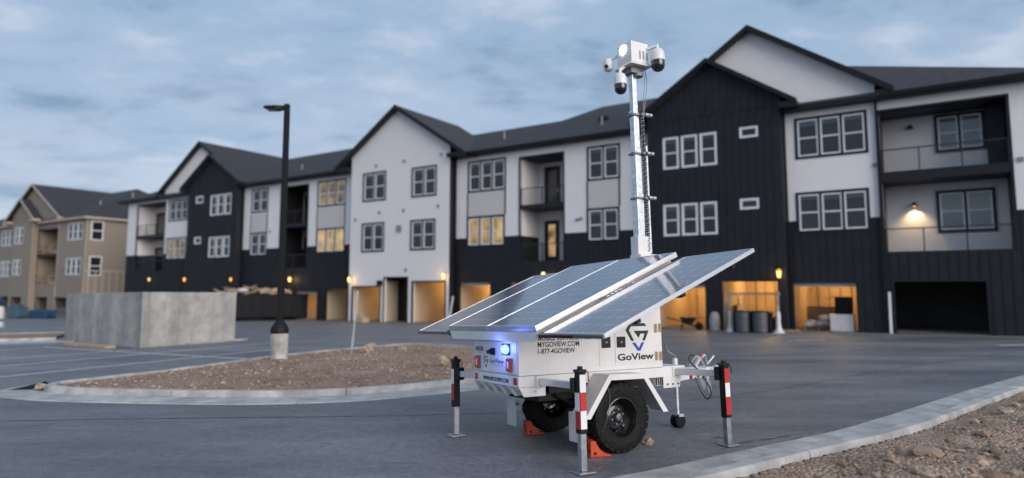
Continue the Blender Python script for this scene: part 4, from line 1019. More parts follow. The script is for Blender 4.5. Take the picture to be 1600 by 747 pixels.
# rear face
def rbox(name, y, z, w_, h_, dep, m, par=None, bev=.006, x0=-.0005): return MB().box(x0 - dep, x0, y - w_ / 2, y + w_ / 2, z - h_ / 2, z + h_ / 2).build(name, m, par or TR, bevel=bev)
rp = MB().box(-.008, -.0005, .03, WT_ - .03, .02, .36).build('rear_panel', WP, TR, bevel=.003)
for y in (.926, .171):
    t_ = rbox('tail_light', y, .115, .10, .135, .03, MA['red'], x0=-.0085); rbox('light_bezel', y, .115, .115, .15, .01, MA['grey'], t_, x0=-.0085)
    MB().box(-.041, -.0386, y - .015, y + .015, .08, .15).build('light_strip', MA['white_tape'], t_)
for y in (.988, .066): rbox('reflector', y, -.052, .075, .075, .006, MA['red'], x0=-.0065)
bl = MB().lathe([(.0, .045), (.035, .04), (.05, .025), (.054, 0)], 16, Matrix.Translation((-.0085, .252, .277)) @ Matrix.Rotation(R(-90), 4, 'Y') @ Matrix.Scale(1.5, 4, (0, 1, 0))).build('beacon', MA['blue_lamp'], TR, smooth=True)
rbox('beacon_base', .252, .277, .18, .125, .008, MA['black'], bl, x0=-.0085)
l = bpy.data.lights.new('beacon_light', 'POINT'); l.energy = 2.2; l.color = (.12, .2, 1.0); l.shadow_soft_size = .06
q = bpy.data.objects.new('beacon_light', l); q.location = (-.14, .252, .285); col.objects.link(q); q.parent = TR
b = MB(); b.cyl((-.0085, .552, .246), (-.06, .552, .246), .028, n=12); b.box(-.03, -.0085, .51, .59, .21, .285); b.cyl((-.06, .552, .246), (-.09, .56, .24), .02, n=12); b.build('rear_camera', MA['black_rough'], TR)
b = MB(); b.box(-.05, -.0085, .81, .93, .25, .295); b.cyl((-.05, .83, .272), (-.065, .83, .272), .018, n=12); b.build('sensor', MA['grey'], TR, bevel=.006)
def rear_text(body_, y, z, h, wd, m, d=-.0095, off=0.0): return text('lettering', body_, h / .70, m, TR, Matrix.Translation((d, y, z)) @ RM, width=wd, offset=off)
rear_text('GoView', .65, .118, .052, .34, MA['ink_grey'], off=.001)
rear_text('WWW.MYGOVIEW.COM', .815, -.078, .042, .60, MA['ink'], d=-.0078, off=.0012)
b = MB()
for p in gpoly: b.prism([(.80 - (a - 405) * .00062, .185 - (c - 187) * .00055) for a, c in p], 0, -.0105, -.009)
for p in vpoly: b.prism([(.80 - (a - 405) * .00062, .185 - (c - 187) * .00055) for a, c in p], 0, -.0105, -.009)
b.build('logo_mark', MA['ink_grey'], TR)
MB().box(-.0105, -.009, .33, .64, .095, .098).build('underline', MA['ink_grey'], TR)
# battery tray with tapered louvres under the rear
tr_ = MB()
tr_.prism([(.0, -.115), (.33, -.115), (.33, -.215), (.06, -.215)], 1, .0, .018); tr_.prism([(.0, -.115), (.33, -.115), (.33, -.215), (.06, -.215)], 1, WT_ - .018, WT_)
tr_.box(.05, .33, .018, WT_ - .018, -.15, -.116)
for k in range(1, 5):
    y = WT_ * k / 5; tr_.add([(.0, y + .07, -.116), (.0, y - .02, -.116), (.05, y - .05, -.215), (.05, y - .02, -.215), (.3, y + .05, -.116), (.3, y, -.116), (.3, y - .05, -.215), (.3, y - .02, -.215)], [(0, 1, 2, 3), (4, 5, 6, 7), (0, 1, 5, 4), (2, 3, 7, 6), (0, 3, 7, 4), (1, 2, 6, 5)])
tr_.box(.30, .33, .018, WT_ - .018, -.215, -.151)
tr_.build('battery_tray', WP, TR, bevel=.003)
MB().cyl((.2, -.0005, -.165), (.2, -.012, -.165), .012, n=10).build('tray_bolt', MA['chrome'], TR)
# wheels
XW, DIA = 1.155, .765
def wheel(yc, s):
    zc = lg(XW, yc) + DIA / 2 - .004
    M = Matrix.Translation((XW, yc, zc)) @ Matrix.Rotation(R(90) * s, 4, 'X')       # axis -> outward
    r = DIA / 2
    b = MB(); b.lathe([(.205, -.10), (.23, -.118), (.29, -.128), (.335, -.125), (r - .03, -.112), (r - .012, -.09), (r - .012, .09), (r - .03, .112), (.335, .125), (.29, .128), (.23, .118), (.205, .10)], 48, M, False)
    ty = b.build('wheel', MA['rubber'], TR, smooth=True); ty['label'] = 'knobbly black tyre on a black steel rim'
    t = MB(); n = 26
    for k in range(n):
        for (h0, h1, da, wd_, ri) in ((-.122, -.055, 0, .074, .026), (-.05, .0, .5, .066, .018), (.004, .052, .18, .066, .018), (.055, .122, .62, .074, .026)):
            a = 2 * math.pi * (k + da) / n; ca, sa = math.cos(a), math.sin(a)
            er = Vector((ca, sa, 0)); et = Vector((-sa, ca, 0)); ez = Vector((0, 0, 1)); vs = []
            for rr in (r - ri, r):
                for hh in (h0, h1):
                    for tt in (-.5, .5): vs.append(M @ (er * (rr - (.014 if abs(hh) > .1 else 0)) + et * tt * wd_ * (1 if rr < r else .9) + ez * hh))
            t.add(vs, [(0, 1, 3, 2), (4, 6, 7, 5), (0, 4, 5, 1), (2, 3, 7, 6), (0, 2, 6, 4), (1, 5, 7, 3)])
    t.build('tread_blocks', MA['rubber'], ty)
    sw = MB()
    for k in range(40):
        a = 2 * math.pi * k / 40; 
        if k % 5 in (1, 2): sw.bar(M @ Vector((.285 * math.cos(a), .285 * math.sin(a), .1285)), M @ Vector((.30 * math.cos(a), .30 * math.sin(a), .129)), .03, .004)
    sw.build('sidewall_marks', MA['rubber'], ty)
    rb = MB(); rb.lathe([(.212, .10), (.216, .112), (.207, .114), (.198, .10), (.19, .06), (.172, .02), (.165, -.02), (.158, -.03), (.13, .0), (.11, .012), (.075, .012), (.07, .004), (0, .004)], 40, M, False); rb.build('rim', MA['rim'], ty, smooth=True)
    hb = MB(); hb.lathe([(.045, .004), (.045, .045), (.036, .058), (0, .06)], 20, M); hb.build('hub_cap', MA['chrome'], ty, smooth=True)
    for k in range(6):
        a = 2 * math.pi * (k + .3) / 6; p0 = M @ Vector((.078 * math.cos(a), .078 * math.sin(a), .008)); p1 = M @ Vector((.078 * math.cos(a), .078 * math.sin(a), .034)); MB().cyl(p0, p1, .013, n=6).build('lug_nut', MA['chrome'], ty)
    for k in range(8):
        a = 2 * math.pi * k / 8; p0 = M @ Vector((.148 * math.cos(a), .148 * math.sin(a), -.019)); p1 = M @ Vector((.148 * math.cos(a), .148 * math.sin(a), -.004)); MB().cyl(p0, p1, .017, n=10).build('rim_hole', MA['dome'], ty)
    return zc
zc1 = wheel(-.142, 1); zc2 = wheel(WT_ + .142, -1)
b = MB(); b.cyl((XW, -.1, zc1), (XW, WT_ + .1, zc2), .035, n=12); b.box(.45, 1.75, .12, .19, -.21, -.115); b.box(.45, 1.75, WT_ - .19, WT_ - .12, -.21, -.115)
for y in (.155, WT_ - .155): b.tube([(.55, y, -.23), (.85, y, zc1 + .09), (XW, y, zc1 + .04), (1.45, y, zc1 + .09), (1.75, y, -.23)], .018)
b.build('axle', MA['black_rough'], TR)
b = MB(); b.box(.36, 1.6, .2, WT_ - .2, -.30, -.12); b.build('underbody', MA['black_rough'], TR)
# fenders
def fender(y0, y1, outer):
    P = [(.625, -.46), (.965, -.012), (1.475, -.022), (1.79, -.465)]
    I = [(.70, -.46), (.99, -.072), (1.45, -.080), (1.715, -.465)]
    J = [(.645, -.46), (.972, -.028), (1.468, -.038), (1.77, -.465)]
    b = MB(); b.prism(P + J[::-1], 1, min(y0, y1), max(y0, y1)); f = b.build('fender', WS, TR, bevel=.003)
    e = MB(); a0, a1 = sorted((outer, outer + (.012 if outer > 0 else -.012))); e.prism([(p[0], p[1] + .002) for p in P] + I[::-1], 1, a0, a1); e.build('fender_lip', WP, f, bevel=.003)
    return f
f1 = fender(-.006, -.285, -.286); f2 = fender(WT_ + .006, WT_ + .285, WT_ + .286)
MB().box(.80, .90, -.19, -.10, -.235, -.19, Matrix.Translation((.0, 0, 0))).build('fender_sticker', MA['white_tape'], f1) if False else None
for y0, y1 in ((-.27, -.05), (WT_ + .05, WT_ + .27)): MB().box(.585, .592, y0, y1, -.70, -.40).build('mud_flap', WS, TR)
for y0 in (-.16, WT_ + .16): MB().bar((.59, y0, -.40), (.66, y0, -.42), .2, .02).build('flap_bracket', WS, TR)
# stabiliser jacks
def jack(x, y, zt, body_xy, tapes, lab, arm_z=-.06, tube=.615):
    g = lg(x, y)
    J = MB().box(x - .042, x + .042, y - .042, y + .042, zt - tube, zt - .03).build('stabiliser_jack', MA['black_rough'], TR, bevel=.006); J['label'] = lab
    b = MB(); b.box(x - .05, x + .05, y - .05, y + .05, zt - .03, zt + .0); b.cyl((x, y, zt), (x, y, zt + .03), .028, n=12); b.build('jack_cap', MA['black'], J, bevel=.005)
    b = MB(); b.box(x - .033, x + .033, y - .033, y + .033, g + .02, zt - tube + .02); b.build('inner_tube', MA['steel'], J, bevel=.004)
    MB().box(x - .033, x + .045, y - .006, y + .006, g + .014, g + .05).build('foot_gusset', MA['galv'], J) if False else None
    MB().box(x - .095, x + .095, y - .095, y + .095, g + .002, g + .018).build('foot_plate', MA['steel'], J, bevel=.004)
    d = Vector((body_xy[0] - x, body_xy[1] - y, 0)); sg = d.normalized()
    a = Vector((x, y, arm_z)) + sg * .07; MB().bar(a, (body_xy[0], body_xy[1], arm_z), .07, .07).build('outrigger_arm', MA['alu'], J, bevel=.004)
    MB().bar(Vector((x, y, arm_z)) + sg * .042, Vector((x, y, arm_z)) + sg * .10, .11, .15).build('arm_bracket', MA['black'], J, bevel=.006)
    MB().bar(Vector((body_xy[0], body_xy[1], arm_z)) - sg * .04, Vector((body_xy[0], body_xy[1], arm_z)) + sg * .01, .12, .12).build('arm_socket', MA['white_paint'], J, bevel=.006)
    for face, z0, z1, c in tapes:
        m = MA['red_tape'] if c == 'r' else MA['white_tape']
        if face == 'y': MB().box(x - .036, x + .036, y - .0445, y - .0422, zt + z0, zt + z1).build('reflective_tape', m, J)
        else: MB().box(x - .0445, x - .0422, y - .036, y + .036, zt + z0, zt + z1).build('reflective_tape', m, J)
    b = MB(); b.tube([(x, y, zt - .02), (x + .06, y - .05, zt - .03), (x + .065, y - .055, zt - .12)], .006); b.build('crank', MA['black'], J)
    return J
jack(.315, -.667, .10, (.25, .0), [('y', -.22, -.05, 'w'), ('y', -.395, -.222, 'r'), ('y', -.57, -.397, 'w'), ('x', -.40, -.225, 'w'), ('x', -.57, -.402, 'r')], 'rear jack nearest the camera, red and white striped')
jack(2.438, -.549, .06, (2.19, .04), [('y', -.22, -.06, 'r'), ('y', -.38, -.222, 'w'), ('y', -.58, -.382, 'r')], 'front jack by the tongue, red and white striped')
jack(-.03, 1.53, .12, (.16, WT_ + .0), [('x', -.30, -.12, 'w'), ('x', -.5, -.302, 'r')], 'rear jack on the far side', tube=.58)
# tongue
tg = MB()
for y in (.04, WT_ - .04): tg.bar((1.9, y, -.16), (3.25, WT_ / 2 + (y - WT_ / 2) * .08, -.13), .06, .11)
tg.build('tongue', WP, TR, bevel=.006)
for y in (-.004, WT_ - .046):
    g = MB(); g.prism([(2.0, -.245), (2.26, -.245), (2.31, -.03), (2.0, -.005)], 1, y, y + .05); g = g.build('gusset', WP, TR, bevel=.005)
    if y < 0:
        for k in range(3):
            for z in (-.20,): MB().cyl((2.06 + k * .085, y - .0005, z), (2.06 + k * .085, y - .016, z), .011, n=8).build('gusset_bolt', MA['grey'], g)
MB().box(2.0, 2.36, .0, WT_, -.02, .01).build('tongue_deck', WP, TR, bevel=.005)
for x, z in ((2.46, -.135), (2.58, -.12)): MB().bar((x - .025, .0, z), (x + .025, .012, z), .012, .05).build('tongue_reflector', MA['red'], TR)
b = MB(); b.box(3.2, 3.46, .50, .56, -.17, -.08); b.cyl((3.46, .53, -.19), (3.46, .53, -.06), .045, n=16); b.bar((3.28, .53, -.05), (3.42, .53, .06), .025, .02); b.build('coupler', MA['galv'], TR, bevel=.004)
b = MB(); b.bar((3.0, .45, -.06), (3.06, .42, .06), .02, .02); b.build('hand_brake', WP, TR); MB().cyl((3.055, .425, .05), (3.085, .415, .11), .016, n=10).build('brake_grip', MA['red_tape'], TR)
def chain(pts, name='safety_chain'):
    b = MB(); pts = smooth3(pts, 8); L_ = 0
    for i in range(len(pts) - 1):
        a, c = Vector(pts[i]), Vector(pts[i + 1]); m = (a + c) / 2; d = (c - a).normalized(); s_ = d.cross(Vector((0, 1, 0)) if i % 2 else Vector((1, 0, .2))).normalized(); l_ = (c - a).length * .72
        b.tube([m + d * l_ * math.cos(t) + s_ * .014 * math.sin(t) for t in [2 * math.pi * k / 8 for k in range(9)]], .0045, 5)
    return b.build(name, MA['galv'], TR)
def smooth3(p, k):
    r = []
    for i in range(len(p) - 1):
        q = [Vector(p[min(max(i + j, 0), len(p) - 1)]) for j in (-1, 0, 1, 2)]
        for s in range(k):
            t = s / k; r.append(.5 * ((2 * q[1]) + (q[2] - q[0]) * t + (2 * q[0] - 5 * q[1] + 4 * q[2] - q[3]) * t * t + (-q[0] + 3 * q[1] - 3 * q[2] + q[3]) * t ** 3))
    return r + [Vector(p[-1])]
chain([(2.9, .40, -.06), (2.98, .36, .05), (3.05, .33, -.1), (3.08, .33, -.30), (3.12, .34, -.40), (3.16, .38, -.28), (3.14, .45, -.08)])
chain([(2.85, .42, -.05), (2.95, .40, .07), (3.06, .42, .05), (3.18, .46, .08), (3.26, .5, -.04)])
chain([(3.0, .50, -.04), (3.06, .44, -.22), (3.10, .42, -.36), (3.14, .45, -.2), (3.2, .5, -.06)])
b = MB(); b.tube(smooth3([(2.62, .1, -.15), (2.68, .06, -.34), (2.78, .06, -.43), (2.86, .08, -.33), (2.82, .2, -.12), (2.78, .35, .04), (2.9, .42, .10), (3.05, .47, .02)], 8), .008); b.build('trailer_cable', MA['black'], TR)
tx, ty_ = 2.70, .53; g = lg(tx, ty_)
tj = MB().cyl((tx, ty_, g + .15), (tx, ty_, -.1), .028, n=14).build('tongue_jack', MA['galv'], TR, smooth=True)
MB().cyl((tx, ty_, -.22), (tx, ty_, .06), .036, n=14).build('jack_sleeve', MA['white_paint'], tj, smooth=True)
for s in (-1, 1): MB().lathe([(0, -.025), (.075, -.025), (.085, -.015), (.085, .015), (.075, .025), (0, .025)], 18, Matrix.Translation((tx, ty_ + s * .04, g + .083)) @ Matrix.Rotation(R(90), 4, 'X')).build('castor', MA['rubber'], tj, smooth=True)
MB().box(tx - .04, tx + .04, ty_ - .075, ty_ + .075, g + .14, g + .175).build('castor_fork', MA['galv'], tj)
b = MB(); b.cyl((tx, ty_, .06), (tx, ty_, .1), .02, n=10); b.bar((tx, ty_, .09), (tx - .10, ty_ + .03, .16), .02, .014); b.cyl((tx - .10, ty_ + .03, .15), (tx - .12, ty_ + .03, .24), .014, n=8); b.build('jack_handle', MA['grey'], tj)
b = MB(); b.box(2.012, 2.06, .02, .2, -.10, -.03)
for k in range(4): b.box(1.88 + k * .03, 1.895 + k * .03, -.012, -.007, -.20, -.114)
b.build('vent_slots', MA['black'], TR)
# solar array
AL = .3990; XD, ZD, LP, WD = -.109, .53, 2.086, 2.102
YD = WT_ / 2 - WD / 2
DM = Matrix.Translation((XD, YD, ZD)) @ Matrix.Rotation(-AL, 4, 'Y')
PW = 1.046
def panel(y0, z, lab, h=.04, PW=PW):
    f = MB(); t = .014
    f.box(0, LP, 0, t, -h, 0); f.box(0, LP, PW - t, PW, -h, 0); f.box(0, t, t, PW - t, -h, 0); f.box(LP - t, LP, t, PW - t, -h, 0)
    o = f.build('solar_panel', MA['alu'], TR, bevel=.002); o.location = DM @ Vector((0, y0, z)); o.rotation_euler = (0, -AL, 0); o['label'] = lab
    c = MB().box(-.02, LP - .048, -.004, PW - .032, -.006, 0).build('solar_cells', MA['solar'], o); c.location = (.034, .018, -.004)
    bk = MB().box(.016, LP - .016, .016, PW - .016, -.016, -.012).build('backsheet', MA['white_tape'], o)
    return o
panel(0, 0, 'centre right solar panel', .06); panel(PW + .010, 0, 'centre left solar panel', .06)
panel(-.03 - PW, -.07, 'right wing solar panel', .04, PW - .085); panel(WD + .115, -.07, 'left wing solar panel', .04, PW - .085)
def dk(name, fn, m, bev=0):
    b = MB(); fn(b); o = b.build(name, m, TR, bevel=bev); o.location = DM.translation; o.rotation_euler = (0, -AL, 0); return o
dk('array_skirt', lambda b: b.add([(-.006, .0, -.062), (-.006, WD, -.062), (-.042, WD - .10, -.15), (-.042, .06, -.15), (.02, .0, -.062), (.02, WD, -.062), (.02, WD - .1, -.145), (.02, .06, -.145)], [(0, 1, 2, 3), (4, 7, 6, 5), (0, 4, 5, 1), (2, 6, 7, 3), (1, 5, 6, 2), (0, 3, 7, 4)]), WP)
dk('array_frame', lambda b: [b.box(.03, LP - .03, y, y + .05, -.13, -.065) for y in (.10, .55, 1.5, 1.95)] + [b.box(x, x + .05, .06, WD - .06, -.19, -.132) for x in (.35, 1.0, 1.7)], WP)
for y_, z_ in ((-.052, -.082), (-.110, -.068), (WD + .006, -.082), (WD + .065, -.068)): dk('slide_rail', lambda b: b.box(.0, LP, y_, y_ + .045, -.125, z_), MA['black'])
dk('wing_track', lambda b: [b.box(x, x + .05, -1.04, WD + 1.04, -.155, -.113) for x in (.40, 1.0, 1.75)], MA['black_rough'], 0)
for y_ in (-.03 - PW, WD + .03): dk('wing_end_bar', lambda b: b.box(-.02, -.001, y_, y_ + PW, -.108, -.075), MA['grey'])
dk('wing_catch', lambda b: b.box(-.032, -.021, -.62, -.05, -.106, -.08), MA['black'])
for x in (.92, .98, 1.04, 1.10, 1.3): dk('rail_clip', lambda b: b.box(x, x + .03, -.064, -.006, -.0815, -.066), MA['alu'])
for y in (.28, .80):
    b = MB(); b.box(-.03, .05, y - .02, y + .02, .40, .445); b.cyl((-.02, y - .03, .42), (-.02, y + .03, .42), .012, n=8); b.build('array_hinge', MA['grey'], TR)
b = MB(); b.tube(smooth3([(-.03, .92, .425), (-.05, .7, .39), (-.05, .5, .385), (-.04, .3, .395), (-.02, .15, .425)], 6), .006); b.build('array_cable', MA['black'], TR)
# mast
mx_, my_ = 2.185, .53
ms = MB().box(mx_ - .09, mx_ + .12, my_ - .075, my_ + .075, -.02, 1.66).build('mast', WP, TR, bevel=.006); ms['label'] = 'galvanised telescopic mast with clamps and a cable chain'
MB().box(2.10, 2.44, .42, .64, 1.36, 1.42).build('mast_bracket', WP, ms, bevel=.006)
for z0, z1, r in ((1.5, 2.24, .056), (2.2, 2.86, .050), (2.82, 3.36, .045), (3.32, 3.90, .039)): MB().box(mx_ - r, mx_ + r, my_ - r, my_ + r, z0, z1).build('mast_section', MA['galv'], ms, bevel=.006)
ch = MB(); ch.box(mx_ + .085, mx_ + .125, my_ - .05, my_ - .03, 1.44, 3.32); ch.build('chain_channel', WP, ms)
ch = MB(); z = 1.46; k = 0
while z < 3.28: ch.box(mx_ + .075 + (.012 if k % 2 else 0), mx_ + .105 + (.012 if k % 2 else 0), my_ - .075, my_ - .0505, z, z + .022); z += .032; k += 1
ch.build('cable_chain', MA['black'], ms, kind='stuff')
MB().box(mx_ + .13, mx_ + .155, my_ - .06, my_ + .02, 1.44, 2.9).build('side_channel', MA['galv'], ms)
for z in (2.17, 2.78, 3.32):
    b = MB(); b.box(mx_ - .072, mx_ + .10, my_ - .072, my_ + .072, z - .014, z + .014); b.cyl((mx_ + .06, my_ - .07, z), (mx_ + .06, my_ - .11, z), .022, n=12); b.build('mast_clamp', MA['grey'], ms, bevel=.004)
    for k in range(2): MB().cyl((mx_ + .12 + k * .065, my_ - .08, z + .01), (mx_ + .172 + k * .065, my_ - .08, z + .01), .025, n=14).build('clamp_roller', MA['alu'], ms, smooth=True)
    MB().cyl((mx_ - .08, my_ - .06, z), (mx_ - .13, my_ - .06, z + .01), .02, n=10).build('clamp_bolt', MA['chrome'], ms)
hd = MB().box(mx_ - .13, mx_ + .17, my_ - .15, my_ + .15, 4.0, 4.32).build('camera_head', WP, TR, bevel=.010); hd['label'] = 'white equipment box carrying the cameras on top of the mast'
b = MB(); b.add([(mx_ - .17, my_ - .18, 3.985), (mx_ + .20, my_ - .18, 3.985), (mx_ + .20, my_ + .18, 3.985), (mx_ - .17, my_ + .18, 3.985), (mx_ - .132, my_ - .152, 4.03), (mx_ + .172, my_ - .152, 4.03), (mx_ + .172, my_ + .152, 4.03), (mx_ - .132, my_ + .152, 4.03)], [(0, 1, 2, 3), (4, 7, 6, 5), (0, 4, 5, 1), (1, 5, 6, 2), (2, 6, 7, 3), (3, 7, 4, 0)]); b.build('head_flange', WS, hd, bevel=.003)
b = MB(); b.box(mx_ - .09, mx_ + .09, my_ - .09, my_ + .09, 3.90, 3.985); b.cyl((mx_ + .05, my_ - .05, 3.86), (mx_ + .05, my_ - .05, 3.9), .07, n=14); b.build('head_mount', MA['grey'], hd)
MB().lathe([(0, .02), (.055, .016), (.065, 0)], 18, Matrix.Translation((mx_ - .132, my_ + .02, 4.24)) @ Matrix.Rotation(R(-90), 4, 'Y')).build('floodlight', MA['flood'], hd, smooth=True)
for x in (.02, .08, .14): MB().box(mx_ + x - .012, mx_ + x + .012, my_ - .153, my_ - .1505, 4.08, 4.2).build('head_louvre', MA['lens_grey'], hd)
def dome(x, y, z, k, ax, ay, az):
    M = Matrix.Translation((x, y, z)) @ Matrix.Scale(k, 4)
    c = MB().lathe([(0, .15), (.03, .148), (.06, .13), (.078, .09), (.082, .03), (.085, 0), (.08, -.005)], 24, M).build('dome_camera', WP, TR, smooth=True)
    MB().lathe([(.079, -.002), (.079, -.05), (.072, -.08), (.05, -.11), (.02, -.124), (0, -.126)], 24, M).build('dome_glass', MA['dome'], c, smooth=True)
    b = MB(); p = Vector((x, y, z + .145 * k)); b.cyl(p, p + Vector((0, 0, .06)), .022, n=10); b.bar(p + Vector((0, 0, .05)), (ax, ay, az), .035, .035); b.build('camera_arm', WP, c)
    return c
dome(1.945, .50, 3.71, 1.08, 2.06, .52, 4.0); dome(2.42, .27, 4.05, 1.2, 2.33, .38, 4.24)
tc_ = MB().lathe([(0, .11), (.05, .10), (.07, .06), (.072, 0), (.06, -.05), (.03, -.075), (0, -.08)], 20, Matrix.Translation((2.02, .84, 4.10))).build('turret_camera', WP, TR, smooth=True)
MB().cyl((1.965, .80, 4.08), (1.94, .785, 4.07), .026, n=14).build('turret_lens', MA['dome'], tc_)
b = MB(); b.bar((2.03, .84, 4.19), (2.10, .68, 4.22), .03, .03); b.cyl((2.03, .84, 4.17), (2.03, .84, 4.21), .03, n=10); b.build('turret_arm', WP, tc_)
for k, (dx_, dy_) in enumerate(((.10, -.10), (.14, -.09))):
    b = MB(); b.tube(smooth3([(mx_ + dx_, my_ + dy_, 4.0), (mx_ + dx_ + .01 * k, my_ + dy_ - .03, 3.75), (mx_ + dx_ - .02, my_ + dy_ - .01, 3.5), (mx_ + .10, my_ - .06, 3.26)], 6), .0055, 5); b.build('mast_cable', MA['grey'], ms)

# ------------------------------------------------------------------ things on the asphalt
def chock(x, y, label, yaw=0):
    g = lg(x, y); o = MB()
    P = [(0, 0), (.235, 0), (.235, .012), (.17, .03), (.11, .075), (.075, .13), (.062, .165), (0, .165)]
    o.prism(P, 1, -.075, .075)
    o = o.build('wheel_chock', MA['orange'], bevel=.006)
    for k, z in enumerate((.055, .09)): MB().box(-.004, .001, -.05 + k * .05, -.01 + k * .05, z - .02, z + .02).build('chock_slot', MA['black'], o)
    MB().cyl((.05, -.0752, .04), (.05, -.079, .04), .016, n=10).build('chock_hole', MA['black'], o)
    p = TM @ Vector((x, y, g)); o.location = (p.x, p.y, gz(p.x, p.y) + .003); o.rotation_euler = (0, 0, TR.rotation_euler.z + yaw)
    return tag(o, label, 'wheel chock')
chock(.755, -.15, 'orange plastic wheel chock behind the near trailer tyre', -.25); chock(.755, WT_ + .12, 'orange plastic wheel chock behind the far trailer tyre', -.2)
b = MB(); p = [TM @ Vector(v) for v in smooth3([(.93, -.275, -.10), (.96, -.30, -.25), (.90, -.30, -.5), (.84, -.23, lg(.84, -.23) + .17)], 6)]
p0 = p[-1]; b.tube([v - p0 for v in p], .003, 5); o = b.build('chock_cord', MA['grey']); o.location = p0; tag(o, 'thin cord hanging from the near fender to the orange chock', 'cord')

# concrete enclosure
def wallbox(b, a, c, th, z0, z1, inn):
    a = Vector(a); c = Vector(c); d = (c - a).normalized(); n = Vector((-d.y, d.x)) * th * inn; v = []
    return [a, c, c + n, a + n]
EN = empty('concrete_enclosure', (-12.98, 23.08, gz(-12.98, 23.08)), (0, 0, 0), 'bare grey concrete bin enclosure standing between the parking stalls', 'enclosure')
n0, l0, r0 = Vector((-12.98, 23.08)), Vector((-18.84, 27.81)), Vector((-11.27, 26.86)); f0 = l0 + (r0 - n0)
def cwall(a, c, th, inn, name, joints=()):
    d = (c - a).normalized(); n = Vector((-d.y, d.x)) * th * inn; b = MB(); v = []
    for p in (a, c, c + n, a + n): v.append((p.x - n0.x, p.y - n0.y, gz(p.x, p.y) - gz(*n0) - .1))
    v += [(x, y, gz(x + n0.x, y + n0.y) - gz(*n0) + 1.945) for x, y, z in v]
    b.add(v, [(0, 1, 2, 3), (7, 6, 5, 4), (0, 4, 5, 1), (1, 5, 6, 2), (2, 6, 7, 3), (3, 7, 4, 0)]); return b.build(name, MA['concrete'], EN, bevel=.012)
u1, u2 = (l0 - n0).normalized(), (r0 - n0).normalized()
cwall(n0, l0, .25, -1, 'wall'); cwall(n0 + u1 * .003 + u2 * .26, r0, .25, 1, 'wall'); cwall(l0 + u2 * .26, f0, .25, -1, 'wall')
for t_ in (.23, .52, .80):
    p = n0.lerp(r0, t_) ; nn = Vector((u2.y, -u2.x)) * .004; b = MB(); q0 = Vector((p.x - n0.x + nn.x * .5, p.y - n0.y + nn.y * .5, gz(p.x, p.y) - gz(*n0))); b.bar(q0, q0 + Vector((0, 0, 1.93)), .016, .012, (nn.x, nn.y, 0)); b.build('form_joint', MA['kerb'], EN)
for (a_, c_, nrm) in ((n0, l0, Vector((u1.y, -u1.x)) * -1), (n0, r0, Vector((u2.y, -u2.x)))):
    for i in range(7):
        for j in range(3):
            p = a_.lerp(c_, (i + .5) / 7); zc_ = gz(p.x, p.y) - gz(*n0) + .35 + j * .62; q0 = Vector((p.x - n0.x, p.y - n0.y, zc_)); nn = Vector((nrm.x, nrm.y, 0))
            if nn.dot(Vector((-p.x, -p.y, 0))) < 0: nn = -nn
            MB().cyl(q0 - nn * .002, q0 + nn * .003, .022, n=8).build('tie_hole', MA['grey'], EN)
def plank(pts, label, m='osb', w_=.2, th=.04, hf=0.0):
    a, c = Vector((*pts[0], gz(*pts[0]))), Vector((*pts[1], gz(*pts[1]))); b = MB(); b.bar((0, 0, 0), c - a, w_, th); o = b.build('plank', MA[m], bevel=.004); o.location = a + Vector((0, 0, th / 2 + .004 + hf)); return tag(o, label, 'plank')
plank(((-16.5, 24.6), (-13.9, 22.9)), 'raw timber plank lying in front of the enclosure left wall', w_=.35, th=.1); plank(((-12.15, 24.75), (-10.95, 27.2)), 'pale plank lying along the enclosure right wall', 'kerb', .2, .06)

# lamp post
LX, LY = -5.88, 16.7
LPz = gz(LX, LY) + isl_h(LX, LY) - .06
LP_ = empty('lamp_post', (LX, LY, LPz), (0, 0, 0), 'tall black street lamp on a round concrete footing in the island', 'street lamp')
MB().lathe([(.215, -.2), (.215, .70), (.205, .72), (0, .72)], 28).build('footing', MA['post_concrete'], LP_, smooth=True)
MB().lathe([(.225, .70), (.225, .80), (.19, .88), (.13, .97), (.10, 1.0), (.09, 1.02)], 24).build('base_cover', MA['black_rough'], LP_, smooth=True)
MB().add([(x * r, y * r, z) for z, r in ((.98, .074), (6.62, .062)) for x, y in ((-1, -1), (1, -1), (1, 1), (-1, 1))], [(0, 1, 5, 4), (1, 2, 6, 5), (2, 3, 7, 6), (3, 0, 4, 7), (4, 5, 6, 7)]).build('pole', MA['black_rough'], LP_, bevel=.008)
b = MB(); b.box(-.13, -.07, -.04, .04, 6.46, 6.58); b.add([(-.13, -.06, 6.58), (-.13, .06, 6.58), (-.25, .15, 6.56), (-.52, .15, 6.55), (-.60, .08, 6.545), (-.60, -.08, 6.545), (-.52, -.15, 6.55), (-.25, -.15, 6.56), (-.13, -.06, 6.47), (-.13, .06, 6.47), (-.25, .14, 6.46), (-.52, .14, 6.50), (-.60, .07, 6.515), (-.60, -.07, 6.515), (-.52, -.14, 6.50), (-.25, -.14, 6.46)], [(0, 1, 2, 3, 4, 5, 6, 7), (15, 14, 13, 12, 11, 10, 9, 8)] + [(i, (i + 1) % 8, (i + 1) % 8 + 8, i + 8) for i in range(8)])
lu = b.build('luminaire', MA['black_rough'], LP_); MB().box(-.5, -.25, -.10, .10, 6.452, 6.46).build('lens', MA['lens_grey'], lu)
# sign post
sx_, sy_ = -4.52, 18.66; sz_ = gz(sx_, sy_) + isl_h(sx_, sy_)
SP = empty('sign_post', (sx_, sy_, sz_ - .05), (0, R(4.5), 0), 'thin galvanised post leaning slightly in the island soil', 'post')
MB().box(-.03, .03, -.03, .03, -.2, .48).build('sleeve', MA['galv'], SP, bevel=.004); MB().box(-.022, .022, -.022, .022, .40, 1.75).build('post', MA['galv'], SP, bevel=.004)

